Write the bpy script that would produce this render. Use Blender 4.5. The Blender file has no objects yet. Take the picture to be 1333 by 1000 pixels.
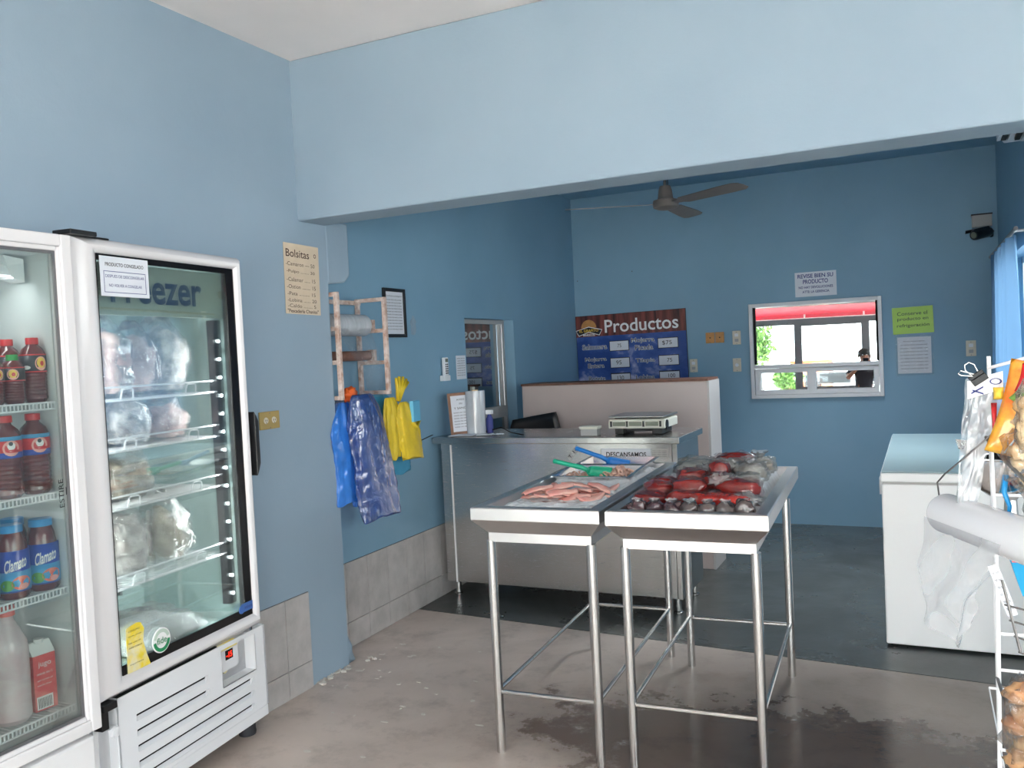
import bpy, bmesh, math, random
from mathutils import Vector, Matrix, noise

random.seed(7)
S = bpy.context.scene
COL = S.collection
PI = math.pi

# ------------------------------------------------------------------ camera
cam_data = bpy.data.cameras.new('camera')
cam = bpy.data.objects.new('camera', cam_data)
COL.objects.link(cam)
cam_data.sensor_width = 36.0
cam_data.lens = 30.28
cam_data.clip_start = 0.02
_y, _p, _r = -0.446395, -0.0345371, -0.0481704
_f = Vector((math.sin(_y) * math.cos(_p), math.cos(_y) * math.cos(_p), math.sin(_p)))
_rt = Vector((math.cos(_y), -math.sin(_y), 0))
_up = _rt.cross(_f)
_r2 = math.cos(_r) * _rt + math.sin(_r) * _up
_u2 = -math.sin(_r) * _rt + math.cos(_r) * _up
cam.matrix_world = Matrix(((_r2.x, _u2.x, -_f.x, 0), (_r2.y, _u2.y, -_f.y, 0), (_r2.z, _u2.z, -_f.z, 1.5), (0, 0, 0, 1)))
S.camera = cam

# ------------------------------------------------------------------ world, exposure
S.view_settings.view_transform = 'Standard'
S.view_settings.look = 'None'
S.view_settings.gamma = 1.0
S.view_settings.use_curve_mapping = False
S.view_settings.exposure = 0.36
W = bpy.data.worlds.new('sky')
S.world = W
W.use_nodes = True
_bg = W.node_tree.nodes['Background']
_bg.inputs[0].default_value = (0.96, 0.98, 1.0, 1)
_bg.inputs[1].default_value = 9.0
_sun = bpy.data.lights.new('sun', 'SUN'); _sun.energy = 34.0; _sun.angle = 0.02; _sun.color = (1.0, 0.97, 0.95)
_so = bpy.data.objects.new('sun', _sun); COL.objects.link(_so)
_so.rotation_euler = Vector((-0.25, 0.30, 1.0)).to_track_quat('Z', 'Y').to_euler()


def portal(name, loc, rot, sx, sy):
    l = bpy.data.lights.new(name, 'AREA')
    l.shape = 'RECTANGLE'; l.size = sx; l.size_y = sy
    l.cycles.is_portal = True
    o = bpy.data.objects.new(name, l); COL.objects.link(o)
    o.location = loc; o.rotation_euler = rot
    return o


portal('sky_portal', (0.0, -1.42, 1.22), (PI / 2, 0, 0), 4.7, 2.4)      # daylight through the shop front
portal('sky_portal', (2.62, 0.6, 1.65), (PI / 2, 0, PI / 2), 3.0, 1.5)      # daylight through the added side window
portal('sky_portal', (0.78, 5.72, 1.48), (PI / 2, 0, PI / 2), 1.7, 0.98)   # daylight through the window added behind the curtain

# ------------------------------------------------------------------ materials
def nt(name):
    m = bpy.data.materials.new(name); m.use_nodes = True
    t = m.node_tree
    return m, t, t.nodes['Principled BSDF']


def srgb(r, g, b):
    def c(v):
        v /= 255.0
        return v / 12.92 if v <= 0.04045 else ((v + 0.055) / 1.055) ** 2.4
    return (c(r), c(g), c(b), 1)


def N(t, kind, **kw):
    n = t.nodes.new(kind)
    for k, v in kw.items():
        if k in n.inputs: n.inputs[k].default_value = v
        else: setattr(n, k, v)
    return n


def mat(name, col, rough=0.5, metal=0.0, var=0.0, scale=8.0, bump=0.0, bscale=60.0, coat=0.0, col2=None, emit=None, estr=0.0, spec=None, stretch=None):
    m, t, p = nt(name)
    p.inputs['Roughness'].default_value = rough
    p.inputs['Metallic'].default_value = metal
    p.inputs['Coat Weight'].default_value = coat
    if spec is not None: p.inputs['Specular IOR Level'].default_value = spec
    p.inputs['Base Color'].default_value = col
    tc = t.nodes.new('ShaderNodeTexCoord')
    src = tc.outputs['Object']
    if stretch:
        mp = t.nodes.new('ShaderNodeMapping'); mp.inputs['Scale'].default_value = stretch
        t.links.new(src, mp.inputs[0]); src = mp.outputs[0]
    if var > 0 or col2:
        nz = N(t, 'ShaderNodeTexNoise', Scale=scale, Detail=6.0, Roughness=0.6)
        t.links.new(src, nz.inputs['Vector'])
        mx = t.nodes.new('ShaderNodeMix'); mx.data_type = 'RGBA'
        c2 = col2 or tuple(max(0, c * (1 - var)) for c in col[:3]) + (1,)
        mx.inputs[6].default_value = col; mx.inputs[7].default_value = c2
        rp = t.nodes.new('ShaderNodeMapRange'); rp.inputs[1].default_value = 0.38; rp.inputs[2].default_value = 0.66
        t.links.new(nz.outputs[0], rp.inputs[0]); t.links.new(rp.outputs[0], mx.inputs[0])
        t.links.new(mx.outputs[2], p.inputs['Base Color'])
    if bump > 0:
        nb = N(t, 'ShaderNodeTexNoise', Scale=bscale, Detail=5.0)
        t.links.new(src, nb.inputs['Vector'])
        b = t.nodes.new('ShaderNodeBump'); b.inputs['Strength'].default_value = bump; b.inputs['Distance'].default_value = 0.01
        t.links.new(nb.outputs[0], b.inputs['Height']); t.links.new(b.outputs[0], p.inputs['Normal'])
    if emit:
        p.inputs['Emission Color'].default_value = emit; p.inputs['Emission Strength'].default_value = estr
    return m


def film(name, tint=(1, 1, 1, 1), haze=0.15, rough=0.12, base=0.08, hazecol=(0.9, 0.92, 0.95, 1), bump=0.6, bscale=18.0, gl=0.5):
    """thin clear plastic or glass: see-through, with surface reflections and a little milky haze"""
    m = bpy.data.materials.new(name); m.use_nodes = True
    t = m.node_tree; t.nodes.clear()
    out = t.nodes.new('ShaderNodeOutputMaterial')
    tr = t.nodes.new('ShaderNodeBsdfTransparent'); tr.inputs[0].default_value = tint
    gs = t.nodes.new('ShaderNodeBsdfGlossy'); gs.inputs['Roughness'].default_value = rough
    df = t.nodes.new('ShaderNodeBsdfDiffuse'); df.inputs[0].default_value = hazecol
    m1 = t.nodes.new('ShaderNodeMixShader'); m1.inputs[0].default_value = haze
    tl = t.nodes.new('ShaderNodeBsdfTranslucent'); tl.inputs[0].default_value = hazecol
    m0 = t.nodes.new('ShaderNodeMixShader'); m0.inputs[0].default_value = 0.5
    t.links.new(df.outputs[0], m0.inputs[1]); t.links.new(tl.outputs[0], m0.inputs[2])
    t.links.new(tr.outputs[0], m1.inputs[1]); t.links.new(m0.outputs[0], m1.inputs[2])
    fr = t.nodes.new('ShaderNodeLayerWeight'); fr.inputs[0].default_value = 0.35
    mr = t.nodes.new('ShaderNodeMapRange'); mr.inputs[3].default_value = base; mr.inputs[4].default_value = gl
    t.links.new(fr.outputs['Fresnel'], mr.inputs[0])
    m2 = t.nodes.new('ShaderNodeMixShader')
    t.links.new(mr.outputs[0], m2.inputs[0]); t.links.new(m1.outputs[0], m2.inputs[1]); t.links.new(gs.outputs[0], m2.inputs[2])
    t.links.new(m2.outputs[0], out.inputs[0])
    if bump > 0:
        tc = t.nodes.new('ShaderNodeTexCoord')
        nb = N(t, 'ShaderNodeTexNoise', Scale=bscale, Detail=3.0, Distortion=1.5)
        t.links.new(tc.outputs['Object'], nb.inputs['Vector'])
        b = t.nodes.new('ShaderNodeBump'); b.inputs['Strength'].default_value = bump; b.inputs['Distance'].default_value = 0.02
        t.links.new(nb.outputs[0], b.inputs['Height'])
        t.links.new(b.outputs[0], gs.inputs['Normal']); t.links.new(b.outputs[0], df.inputs['Normal'])
    return m


def wall_mat(name, col, col2, bump=0.12):
    m, t, p = nt(name)
    tc = t.nodes.new('ShaderNodeTexCoord')
    n1 = N(t, 'ShaderNodeTexNoise', Scale=1.3, Detail=5.0, Roughness=0.55)
    n2 = N(t, 'ShaderNodeTexNoise', Scale=45.0, Detail=6.0, Roughness=0.65)
    t.links.new(tc.outputs['Object'], n1.inputs['Vector']); t.links.new(tc.outputs['Object'], n2.inputs['Vector'])
    mx = t.nodes.new('ShaderNodeMix'); mx.data_type = 'RGBA'; mx.inputs[6].default_value = col; mx.inputs[7].default_value = col2
    mr = t.nodes.new('ShaderNodeMapRange'); mr.inputs[1].default_value = 0.35; mr.inputs[2].default_value = 0.68
    t.links.new(n1.outputs[0], mr.inputs[0]); t.links.new(mr.outputs[0], mx.inputs[0])
    # small chips in the paint
    vo = N(t, 'ShaderNodeTexVoronoi', Scale=2.3)
    t.links.new(tc.outputs['Object'], vo.inputs['Vector'])
    lt = N(t, 'ShaderNodeMath', operation='LESS_THAN'); lt.inputs[1].default_value = 0.012
    t.links.new(vo.outputs['Distance'], lt.inputs[0])
    mx2 = t.nodes.new('ShaderNodeMix'); mx2.data_type = 'RGBA'; mx2.inputs[7].default_value = (0.12, 0.14, 0.15, 1)
    t.links.new(lt.outputs[0], mx2.inputs[0]); t.links.new(mx.outputs[2], mx2.inputs[6])
    t.links.new(mx2.outputs[2], p.inputs['Base Color'])
    p.inputs['Roughness'].default_value = 0.55
    n3 = N(t, 'ShaderNodeTexNoise', Scale=6.0, Detail=4.0)
    t.links.new(tc.outputs['Object'], n3.inputs['Vector'])
    ad = N(t, 'ShaderNodeMath', operation='MULTIPLY_ADD'); ad.inputs[1].default_value = 0.35
    t.links.new(n2.outputs[0], ad.inputs[0]); t.links.new(n3.outputs[0], ad.inputs[2])
    b = t.nodes.new('ShaderNodeBump'); b.inputs['Strength'].default_value = bump; b.inputs['Distance'].default_value = 0.02
    t.links.new(ad.outputs[0], b.inputs['Height']); t.links.new(b.outputs[0], p.inputs['Normal'])
    return m


def floor_mat(name, c1, c2, c3, wet=True):
    m, t, p = nt(name)
    tc = t.nodes.new('ShaderNodeTexCoord')
    n1 = N(t, 'ShaderNodeTexNoise', Scale=1.1, Detail=8.0, Roughness=0.62, Distortion=0.6)
    n2 = N(t, 'ShaderNodeTexNoise', Scale=5.0, Detail=9.0, Roughness=0.7)
    n3 = N(t, 'ShaderNodeTexNoise', Scale=70.0, Detail=4.0)
    for n in (n1, n2, n3): t.links.new(tc.outputs['Object'], n.inputs['Vector'])
    mx = t.nodes.new('ShaderNodeMix'); mx.data_type = 'RGBA'; mx.inputs[6].default_value = c1; mx.inputs[7].default_value = c2
    mr = t.nodes.new('ShaderNodeMapRange'); mr.inputs[1].default_value = 0.36; mr.inputs[2].default_value = 0.64
    t.links.new(n1.outputs[0], mr.inputs[0]); t.links.new(mr.outputs[0], mx.inputs[0])
    mx2 = t.nodes.new('ShaderNodeMix'); mx2.data_type = 'RGBA'; mx2.inputs[7].default_value = c3
    mr2 = t.nodes.new('ShaderNodeMapRange'); mr2.inputs[1].default_value = 0.5; mr2.inputs[2].default_value = 0.75; mr2.inputs[4].default_value = 0.75
    t.links.new(n2.outputs[0], mr2.inputs[0]); t.links.new(mr2.outputs[0], mx2.inputs[0]); t.links.new(mx.outputs[2], mx2.inputs[6])
    last = mx2.outputs[2]
    if wet:
        # damp stain under the tables, irregular edge
        sp = t.nodes.new('ShaderNodeMapping'); sp.vector_type = 'POINT'
        sp.inputs['Location'].default_value = (0.75, -3.05, 0); sp.inputs['Scale'].default_value = (0.85, 1.15, 1)
        sp2 = t.nodes.new('ShaderNodeVectorMath'); sp2.operation = 'ADD'; sp2.inputs[1].default_value = (0.45, -3.15, 0)
        t.links.new(tc.outputs['Object'], sp2.inputs[0])
        sc = t.nodes.new('ShaderNodeVectorMath'); sc.operation = 'MULTIPLY'; sc.inputs[1].default_value = (0.75, 1.7, 0)
        t.links.new(sp2.outputs[0], sc.inputs[0])
        ln = t.nodes.new('ShaderNodeVectorMath'); ln.operation = 'LENGTH'
        t.links.new(sc.outputs[0], ln.inputs[0])
        ad = N(t, 'ShaderNodeMath', operation='MULTIPLY_ADD'); ad.inputs[1].default_value = 1.6
        t.links.new(n2.outputs[0], ad.inputs[0]); t.links.new(ln.outputs['Value'], ad.inputs[2])
        mr3 = t.nodes.new('ShaderNodeMapRange'); mr3.inputs[1].default_value = 1.42; mr3.inputs[2].default_value = 1.72; mr3.inputs[3].default_value = 1.0; mr3.inputs[4].default_value = 0.0
        t.links.new(ad.outputs[0], mr3.inputs[0])
        mx3 = t.nodes.new('ShaderNodeMix'); mx3.data_type = 'RGBA'; mx3.blend_type = 'MULTIPLY'; mx3.inputs[7].default_value = (0.36, 0.31, 0.29, 1)
        t.links.new(mr3.outputs[0], mx3.inputs[0]); t.links.new(last, mx3.inputs[6])
        last = mx3.outputs[2]
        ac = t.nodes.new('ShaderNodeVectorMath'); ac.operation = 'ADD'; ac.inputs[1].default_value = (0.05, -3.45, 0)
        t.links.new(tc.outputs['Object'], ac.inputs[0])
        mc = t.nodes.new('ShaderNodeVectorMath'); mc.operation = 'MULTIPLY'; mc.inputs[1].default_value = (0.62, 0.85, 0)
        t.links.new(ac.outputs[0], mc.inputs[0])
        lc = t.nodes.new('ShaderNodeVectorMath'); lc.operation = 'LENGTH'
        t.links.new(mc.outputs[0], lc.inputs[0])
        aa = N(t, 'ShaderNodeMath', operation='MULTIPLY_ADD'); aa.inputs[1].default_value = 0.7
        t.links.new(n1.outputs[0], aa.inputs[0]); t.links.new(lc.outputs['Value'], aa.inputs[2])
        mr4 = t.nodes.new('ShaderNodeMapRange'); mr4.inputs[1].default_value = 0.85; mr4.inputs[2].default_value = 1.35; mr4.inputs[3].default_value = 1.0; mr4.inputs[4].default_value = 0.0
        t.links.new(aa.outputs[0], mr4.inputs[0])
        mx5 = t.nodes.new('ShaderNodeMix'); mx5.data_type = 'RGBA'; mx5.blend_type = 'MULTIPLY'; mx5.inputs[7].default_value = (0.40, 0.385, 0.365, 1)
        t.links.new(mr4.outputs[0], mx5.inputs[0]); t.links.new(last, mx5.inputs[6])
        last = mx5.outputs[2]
        rr = t.nodes.new('ShaderNodeMapRange'); rr.inputs[3].default_value = 0.42; rr.inputs[4].default_value = 0.16
        t.links.new(mr3.outputs[0], rr.inputs[0]); t.links.new(rr.outputs[0], p.inputs['Roughness'])
    else:
        rr = t.nodes.new('ShaderNodeMapRange'); rr.inputs[1].default_value = 0.35; rr.inputs[2].default_value = 0.65; rr.inputs[3].default_value = 0.2; rr.inputs[4].default_value = 0.42
        t.links.new(n1.outputs[0], rr.inputs[0]); t.links.new(rr.outputs[0], p.inputs['Roughness'])
    t.links.new(last, p.inputs['Base Color'])
    b = t.nodes.new('ShaderNodeBump'); b.inputs['Strength'].default_value = 0.12; b.inputs['Distance'].default_value = 0.01
    ad2 = N(t, 'ShaderNodeMath', operation='MULTIPLY_ADD'); ad2.inputs[1].default_value = 0.25
    t.links.new(n3.outputs[0], ad2.inputs[0]); t.links.new(n2.outputs[0], ad2.inputs[2])
    t.links.new(ad2.outputs[0], b.inputs['Height']); t.links.new(b.outputs[0], p.inputs['Normal'])
    return m


def steel_mat(name, col, rough, stretch, var=0.25, streak=0.12):
    m, t, p = nt(name)
    p.inputs['Metallic'].default_value = 1.0
    tc = t.nodes.new('ShaderNodeTexCoord')
    mp = t.nodes.new('ShaderNodeMapping'); mp.inputs['Scale'].default_value = stretch
    t.links.new(tc.outputs['Object'], mp.inputs[0])
    n1 = N(t, 'ShaderNodeTexNoise', Scale=30.0, Detail=6.0, Roughness=0.7)
    n2 = N(t, 'ShaderNodeTexNoise', Scale=3.0, Detail=5.0, Roughness=0.6)
    t.links.new(mp.outputs[0], n1.inputs['Vector']); t.links.new(tc.outputs['Object'], n2.inputs['Vector'])
    mx = t.nodes.new('ShaderNodeMix'); mx.data_type = 'RGBA'; mx.inputs[6].default_value = col
    mx.inputs[7].default_value = tuple(c * (1 - var) for c in col[:3]) + (1,)
    t.links.new(n2.outputs[0], mx.inputs[0]); t.links.new(mx.outputs[2], p.inputs['Base Color'])
    mr = t.nodes.new('ShaderNodeMapRange'); mr.inputs[3].default_value = rough - streak; mr.inputs[4].default_value = rough + streak
    t.links.new(n1.outputs[0], mr.inputs[0]); t.links.new(mr.outputs[0], p.inputs['Roughness'])
    return m


M = {}
M['wall'] = wall_mat('blue_wall_paint', srgb(148, 168, 184), srgb(140, 161, 178))
M['wall_back'] = wall_mat('blue_wall_paint_light_tinted', srgb(132, 170, 194), srgb(123, 162, 186), bump=0.05)  # same blue paint as the front; back-room light is put into this colour
M['ceiling'] = wall_mat('white_ceiling_paint', srgb(236, 228, 226), srgb(226, 220, 218))
M['floor'] = floor_mat('polished_concrete', srgb(206, 192, 183), srgb(178, 164, 155), srgb(140, 128, 120), True)
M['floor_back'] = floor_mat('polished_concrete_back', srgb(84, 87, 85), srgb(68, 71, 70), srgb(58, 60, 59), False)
M['tile'] = mat('grey_marbled_tile', srgb(186, 182, 180), 0.3, var=0.22, scale=9, bump=0.03, bscale=30)
M['grout'] = mat('tile_grout', srgb(120, 116, 112), 0.9)
M['plaster'] = mat('chipped_plaster', srgb(205, 200, 192), 0.9, bump=0.6, bscale=40)
M['white_metal'] = mat('white_painted_metal', srgb(226, 226, 228), 0.35, var=0.04, scale=4)
M['white_door'] = mat('white_door_frame', srgb(222, 220, 222), 0.22, var=0.04, scale=3)
M['white_plastic'] = mat('white_plastic', srgb(228, 230, 234), 0.4)
M['liner'] = mat('pale_cabinet_liner', srgb(214, 220, 222), 0.4)
M['liner_green'] = mat('greenish_freezer_liner', srgb(178, 200, 198), 0.4, var=0.1, scale=3)
M['black'] = mat('black_plastic', srgb(22, 22, 24), 0.35)
M['black_gloss'] = mat('black_glass_border', srgb(26, 24, 26), 0.12)
M['dark'] = mat('dark_recess', srgb(14, 14, 15), 0.8)
M['rubber'] = mat('black_rubber', srgb(48, 48, 54), 0.6)
M['glass'] = film('clear_door_glass', (0.93, 0.97, 0.95, 1), 0.03, 0.02, 0.06, gl=0.6, bump=0)
M['glass_front'] = film('shop_front_glass', (0.97, 0.99, 0.98, 1), 0.01, 0.01, 0.04, gl=0.5, bump=0)
M['mirror_glass'] = mat('reflective_window_glass', (0.80, 0.84, 0.86, 1), 0.01, 1.0)
M['dim_glass'] = mat('dark_reflective_glass', (0.42, 0.46, 0.48, 1), 0.02, 1.0)
M['film'] = film('clear_plastic_film', (0.98, 0.98, 0.98, 1), 0.07, 0.14, 0.05, bump=1.0, bscale=22, gl=0.55)
M['film_wet'] = film('clear_wet_film', (0.98, 0.96, 0.96, 1), 0.01, 0.10, 0.01, bump=1.0, bscale=30, gl=0.30)
M['film_milky'] = film('milky_plastic_film', (0.97, 0.97, 0.98, 1), 0.30, 0.22, 0.10, bump=0.6, bscale=11, gl=0.7)
M['roll_white'] = mat('rolled_bag_plastic', srgb(244, 245, 250), 0.25, coat=0.4)
M['roll_clear'] = mat('wound_clear_film', srgb(196, 202, 208), 0.12, coat=0.6, var=0.2, scale=5, stretch=(1, 8, 1))
M['steel'] = steel_mat('brushed_steel', (0.62, 0.61, 0.60, 1), 0.30, (1, 12, 12))
M['steel_counter'] = steel_mat('counter_steel', (0.60, 0.585, 0.575, 1), 0.26, (0.6, 0.6, 14), var=0.22, streak=0.05)
M['steel_table'] = steel_mat('table_steel', (0.78, 0.76, 0.76, 1), 0.34, (2, 2, 20), var=0.25)
M['steel_tube'] = steel_mat('steel_tube', (0.70, 0.69, 0.68, 1), 0.22, (20, 20, 1), var=0.15, streak=0.05)
M['pan'] = steel_mat('pan_steel', (0.75, 0.75, 0.76, 1), 0.16, (4, 4, 4), var=0.1, streak=0.05)
M['aluminium'] = mat('grey_aluminium', srgb(120, 120, 122), 0.4, 0.6)
M['frame_white'] = mat('white_window_aluminium', srgb(225, 225, 228), 0.35)
M['frame_grey'] = mat('grey_window_aluminium', srgb(170, 170, 170), 0.4)
M['partition'] = mat('beige_pink_panel', srgb(196, 182, 178), 0.45, var=0.08, scale=2)
M['partition_side'] = mat('pale_grey_panel', srgb(188, 184, 182), 0.5)
M['chest'] = mat('white_chest_enamel', srgb(250, 251, 252), 0.3, var=0.03, scale=3)
M['chest_lid'] = mat('pale_aqua_lid', srgb(146, 168, 174), 0.3, var=0.08, scale=2)
M['paper'] = mat('white_paper', srgb(224, 228, 236), 0.6, var=0.04, scale=6)
M['paper_aged'] = mat('tan_card', srgb(214, 196, 172), 0.7, var=0.08, scale=14)
M['paper_green'] = mat('lime_green_paper', srgb(160, 208, 58), 0.35, var=0.06, scale=6)
M['paper_yellow'] = mat('yellow_sticker', srgb(240, 214, 60), 0.5, col2=srgb(228, 222, 190), scale=22)
M['ink'] = mat('black_ink', srgb(30, 30, 36), 0.6)
M['ink_blue'] = mat('blue_ink', srgb(52, 62, 130), 0.6)
M['ink_brown'] = mat('brown_marker', srgb(70, 44, 40), 0.7)
M['brand_blue'] = mat('blue_lettering', srgb(34, 74, 128), 0.4)
M['header'] = mat('grey_green_header', srgb(196, 212, 200), 0.35, var=0.06, scale=4)
M['tape'] = film('clear_tape', (0.95, 0.95, 0.95, 1), 0.25, 0.2, 0.15, bump=0.3, gl=0.5)
M['led'] = mat('white_led', (1, 1, 1, 1), 0.3, emit=(0.85, 0.95, 1, 1), estr=14.0)
M['led_red'] = mat('red_digits', srgb(230, 30, 20), 0.3, emit=srgb(255, 40, 20), estr=2.5)
M['sticker_green'] = mat('green_print', srgb(40, 140, 90), 0.4)
M['sticker_blue'] = mat('blue_print', srgb(70, 110, 180), 0.4)
M['pink'] = mat('pink_sticker', srgb(230, 60, 110), 0.5)
M['socket'] = mat('ivory_plastic', srgb(214, 206, 188), 0.4)
M['socket_gold'] = mat('yellowed_plate', srgb(168, 144, 84), 0.4)
M['socket_orange'] = mat('orange_wood_plate', srgb(206, 146, 82), 0.5, var=0.2, scale=40)
M['rack_paint'] = mat('chipped_white_paint', srgb(222, 208, 200), 0.5, col2=srgb(176, 140, 122), scale=26)
M['rust'] = mat('rusty_brown_core', srgb(128, 90, 76), 0.7, var=0.35, scale=20)
M['bag_blue'] = mat('blue_plastic_bag', srgb(52, 124, 214), 0.3, coat=0.3, var=0.25, scale=7)
M['bag_blue2'] = film('clear_over_blue_bags', (0.45, 0.58, 0.95, 1), 0.55, 0.2, 0.14, hazecol=srgb(84, 128, 208), bump=0.9, bscale=9, gl=0.8)
M['bag_yellow'] = mat('yellow_rubber', srgb(222, 192, 42), 0.45, var=0.15, scale=9)
M['bag_cyan'] = mat('light_blue_cloth', srgb(66, 152, 190), 0.7, var=0.1, scale=12)
M['foam_blue'] = mat('pale_blue_foam', srgb(104, 186, 220), 0.6)
M['orange_bag'] = mat('orange_plastic', srgb(222, 98, 40), 0.4)
M['red'] = mat('red_plastic', srgb(190, 24, 34), 0.35)
M['wood_frame'] = mat('brown_wood_frame', srgb(150, 108, 84), 0.5, var=0.25, scale=30)
M['scale_body'] = mat('cream_scale_body', srgb(208, 208, 196), 0.4)
M['lcd'] = mat('grey_lcd', srgb(118, 122, 108), 0.25)
M['fan'] = mat('grey_fan_paint', srgb(120, 112, 108), 0.5, var=0.15, scale=8)
M['curtain'] = None
M['ice'] = mat('crushed_ice', srgb(240, 244, 248), 0.3, var=0.08, scale=30, coat=0.4, bump=0.9, bscale=55)
M['fillet'] = mat('pink_fish_fillet', srgb(226, 150, 140), 0.3, col2=srgb(238, 196, 182), scale=14, coat=0.5)
M['shrimp'] = mat('peeled_shrimp', srgb(216, 178, 160), 0.35, col2=srgb(186, 140, 122), scale=30, coat=0.3)
M['scoop_green'] = mat('green_plastic_scoop', srgb(30, 168, 132), 0.3)
M['scoop_blue'] = mat('blue_plastic_scoop', srgb(22, 120, 200), 0.3)
M['fish_red'] = mat('red_marinated_fish', srgb(150, 32, 24), 0.2, col2=srgb(98, 16, 18), scale=9, coat=0.8, bump=0.3, bscale=14)
M['fish_bright_red'] = mat('bright_red_fish_block', srgb(206, 52, 38), 0.22, col2=srgb(140, 20, 22), scale=12, coat=0.7, stretch=(6, 1, 1), bump=0.3, bscale=20)
M['dark_bag'] = mat('dark_shellfish_bag', srgb(84, 74, 72), 0.25, col2=srgb(46, 26, 36), scale=8, coat=0.8)
M['dark_purple'] = mat('dark_purple_bag', srgb(54, 26, 40), 0.25, col2=srgb(80, 62, 60), scale=8, coat=0.8)
M['clear_food'] = mat('pale_octopus_in_bag', srgb(176, 176, 170), 0.3, col2=srgb(136, 130, 120), scale=12, coat=0.7, bump=0.5, bscale=25)
M['frozen'] = mat('frosted_shrimp', srgb(214, 208, 202), 0.4, col2=srgb(112, 100, 94), scale=20, coat=0.5, bump=1.0, bscale=40)
M['frozen_pink'] = mat('frosted_pink_fish', srgb(236, 206, 198), 0.4, col2=srgb(170, 128, 120), scale=14, coat=0.5, bump=0.8, bscale=30)
M['frozen_brown'] = mat('frosted_brown_seafood', srgb(168, 156, 136), 0.4, col2=srgb(112, 98, 80), scale=26, coat=0.5, bump=1.0, bscale=40)
M['juice'] = mat('red_brown_juice', srgb(104, 26, 28), 0.12, coat=0.6, var=0.25, scale=10)
M['frost_bottle'] = mat('frosted_bottle', srgb(206, 196, 200), 0.3, col2=srgb(200, 172, 176), scale=14, coat=0.5)
M['cap_red'] = mat('red_cap', srgb(204, 30, 36), 0.35)
M['cap_green'] = mat('green_cap', srgb(40, 160, 70), 0.35)
M['cap_blue'] = mat('blue_cap', srgb(20, 140, 206), 0.35)
M['cap_pink'] = mat('salmon_cap', srgb(226, 110, 100), 0.4)
M['lab_blue'] = mat('blue_label', srgb(24, 70, 176), 0.35)
M['lab_sky'] = mat('sky_blue_label', srgb(70, 160, 214), 0.35)
M['lab_red'] = mat('red_label', srgb(214, 40, 40), 0.35)
M['lab_tomato'] = mat('tomato_print', srgb(222, 70, 50), 0.35, col2=srgb(240, 150, 120), scale=60)
M['lab_green'] = mat('green_print_label', srgb(90, 160, 60), 0.35)
M['lab_dark'] = mat('dark_grey_label', srgb(50, 48, 54), 0.4)
M['lab_yellow'] = mat('yellow_print_label', srgb(240, 200, 70), 0.4)
M['lab_pink'] = mat('pale_pink_print', srgb(240, 170, 160), 0.4)
M['white_print'] = mat('white_print', srgb(240, 240, 240), 0.4)
M['carton_red'] = mat('red_carton', srgb(220, 70, 76), 0.4, col2=srgb(232, 110, 106), scale=40)
M['wood_dark'] = None
M['cctv'] = mat('black_camera_shell', srgb(22, 22, 26), 0.3)
M['clip'] = mat('black_clip_steel', srgb(18, 18, 20), 0.3, 0.3)
M['chips_orange'] = mat('orange_snack_foil', srgb(232, 112, 34), 0.25, col2=srgb(240, 190, 60), scale=16, coat=0.6)
M['chips_red'] = mat('red_snack_print', srgb(208, 34, 40), 0.25, coat=0.5)
M['chips_green'] = mat('green_snack_print', srgb(120, 160, 60), 0.3, coat=0.5)
M['chicharron'] = mat('tan_fried_snack', srgb(206, 162, 108), 0.5, col2=srgb(232, 208, 170), scale=22, bump=0.8, bscale=20, coat=0.4)
M['bread'] = mat('brown_bread', srgb(168, 110, 66), 0.5, col2=srgb(214, 176, 132), scale=16, bump=0.6, bscale=20, coat=0.3)
M['wine'] = mat('dark_red_jam', srgb(84, 8, 24), 0.2, coat=0.8)
M['basket'] = mat('blue_plastic_basket', srgb(40, 158, 208), 0.4)
M['peg'] = mat('pale_wood_dowel', srgb(226, 196, 150), 0.6)
M['wire_grey'] = mat('grey_wire', srgb(120, 118, 118), 0.4, 0.7)
M['skin'] = mat('skin', srgb(150, 100, 80), 0.5)
M['shirt'] = mat('dark_shirt', srgb(44, 42, 50), 0.8)
M['trousers'] = mat('dark_trousers', srgb(40, 44, 58), 0.8)
M['hair'] = mat('black_hair', srgb(22, 18, 18), 0.6)
M['leaf'] = mat('green_foliage', srgb(96, 140, 56), 0.6, col2=srgb(60, 100, 36), scale=3)
M['bark'] = mat('brown_bark', srgb(110, 90, 70), 0.9)
M['street'] = mat('pale_concrete_street', srgb(190, 186, 178), 0.8, var=0.1, scale=2)
M['orange_wall'] = mat('orange_house_wall', srgb(214, 130, 92), 0.8)
M['awning_red'] = mat('red_awning', srgb(226, 40, 66), 0.5)
M['awning_white'] = mat('white_awning_stripe', srgb(240, 230, 230), 0.5)


def curtain_mat():
    m, t, p = nt('sheer_blue_curtain')
    p.inputs['Base Color'].default_value = srgb(130, 178, 216)
    p.inputs['Roughness'].default_value = 0.8
    t.nodes.remove(p)
    d = t.nodes.new('ShaderNodeBsdfDiffuse'); d.inputs[0].default_value = srgb(112, 150, 186)
    tl = t.nodes.new('ShaderNodeBsdfTranslucent'); tl.inputs[0].default_value = srgb(104, 140, 176)
    mx = t.nodes.new('ShaderNodeMixShader'); mx.inputs[0].default_value = 0.35
    t.links.new(d.outputs[0], mx.inputs[1]); t.links.new(tl.outputs[0], mx.inputs[2])
    t.links.new(mx.outputs[0], t.nodes['Material Output'].inputs[0])
    return m


M['curtain'] = curtain_mat()


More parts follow.
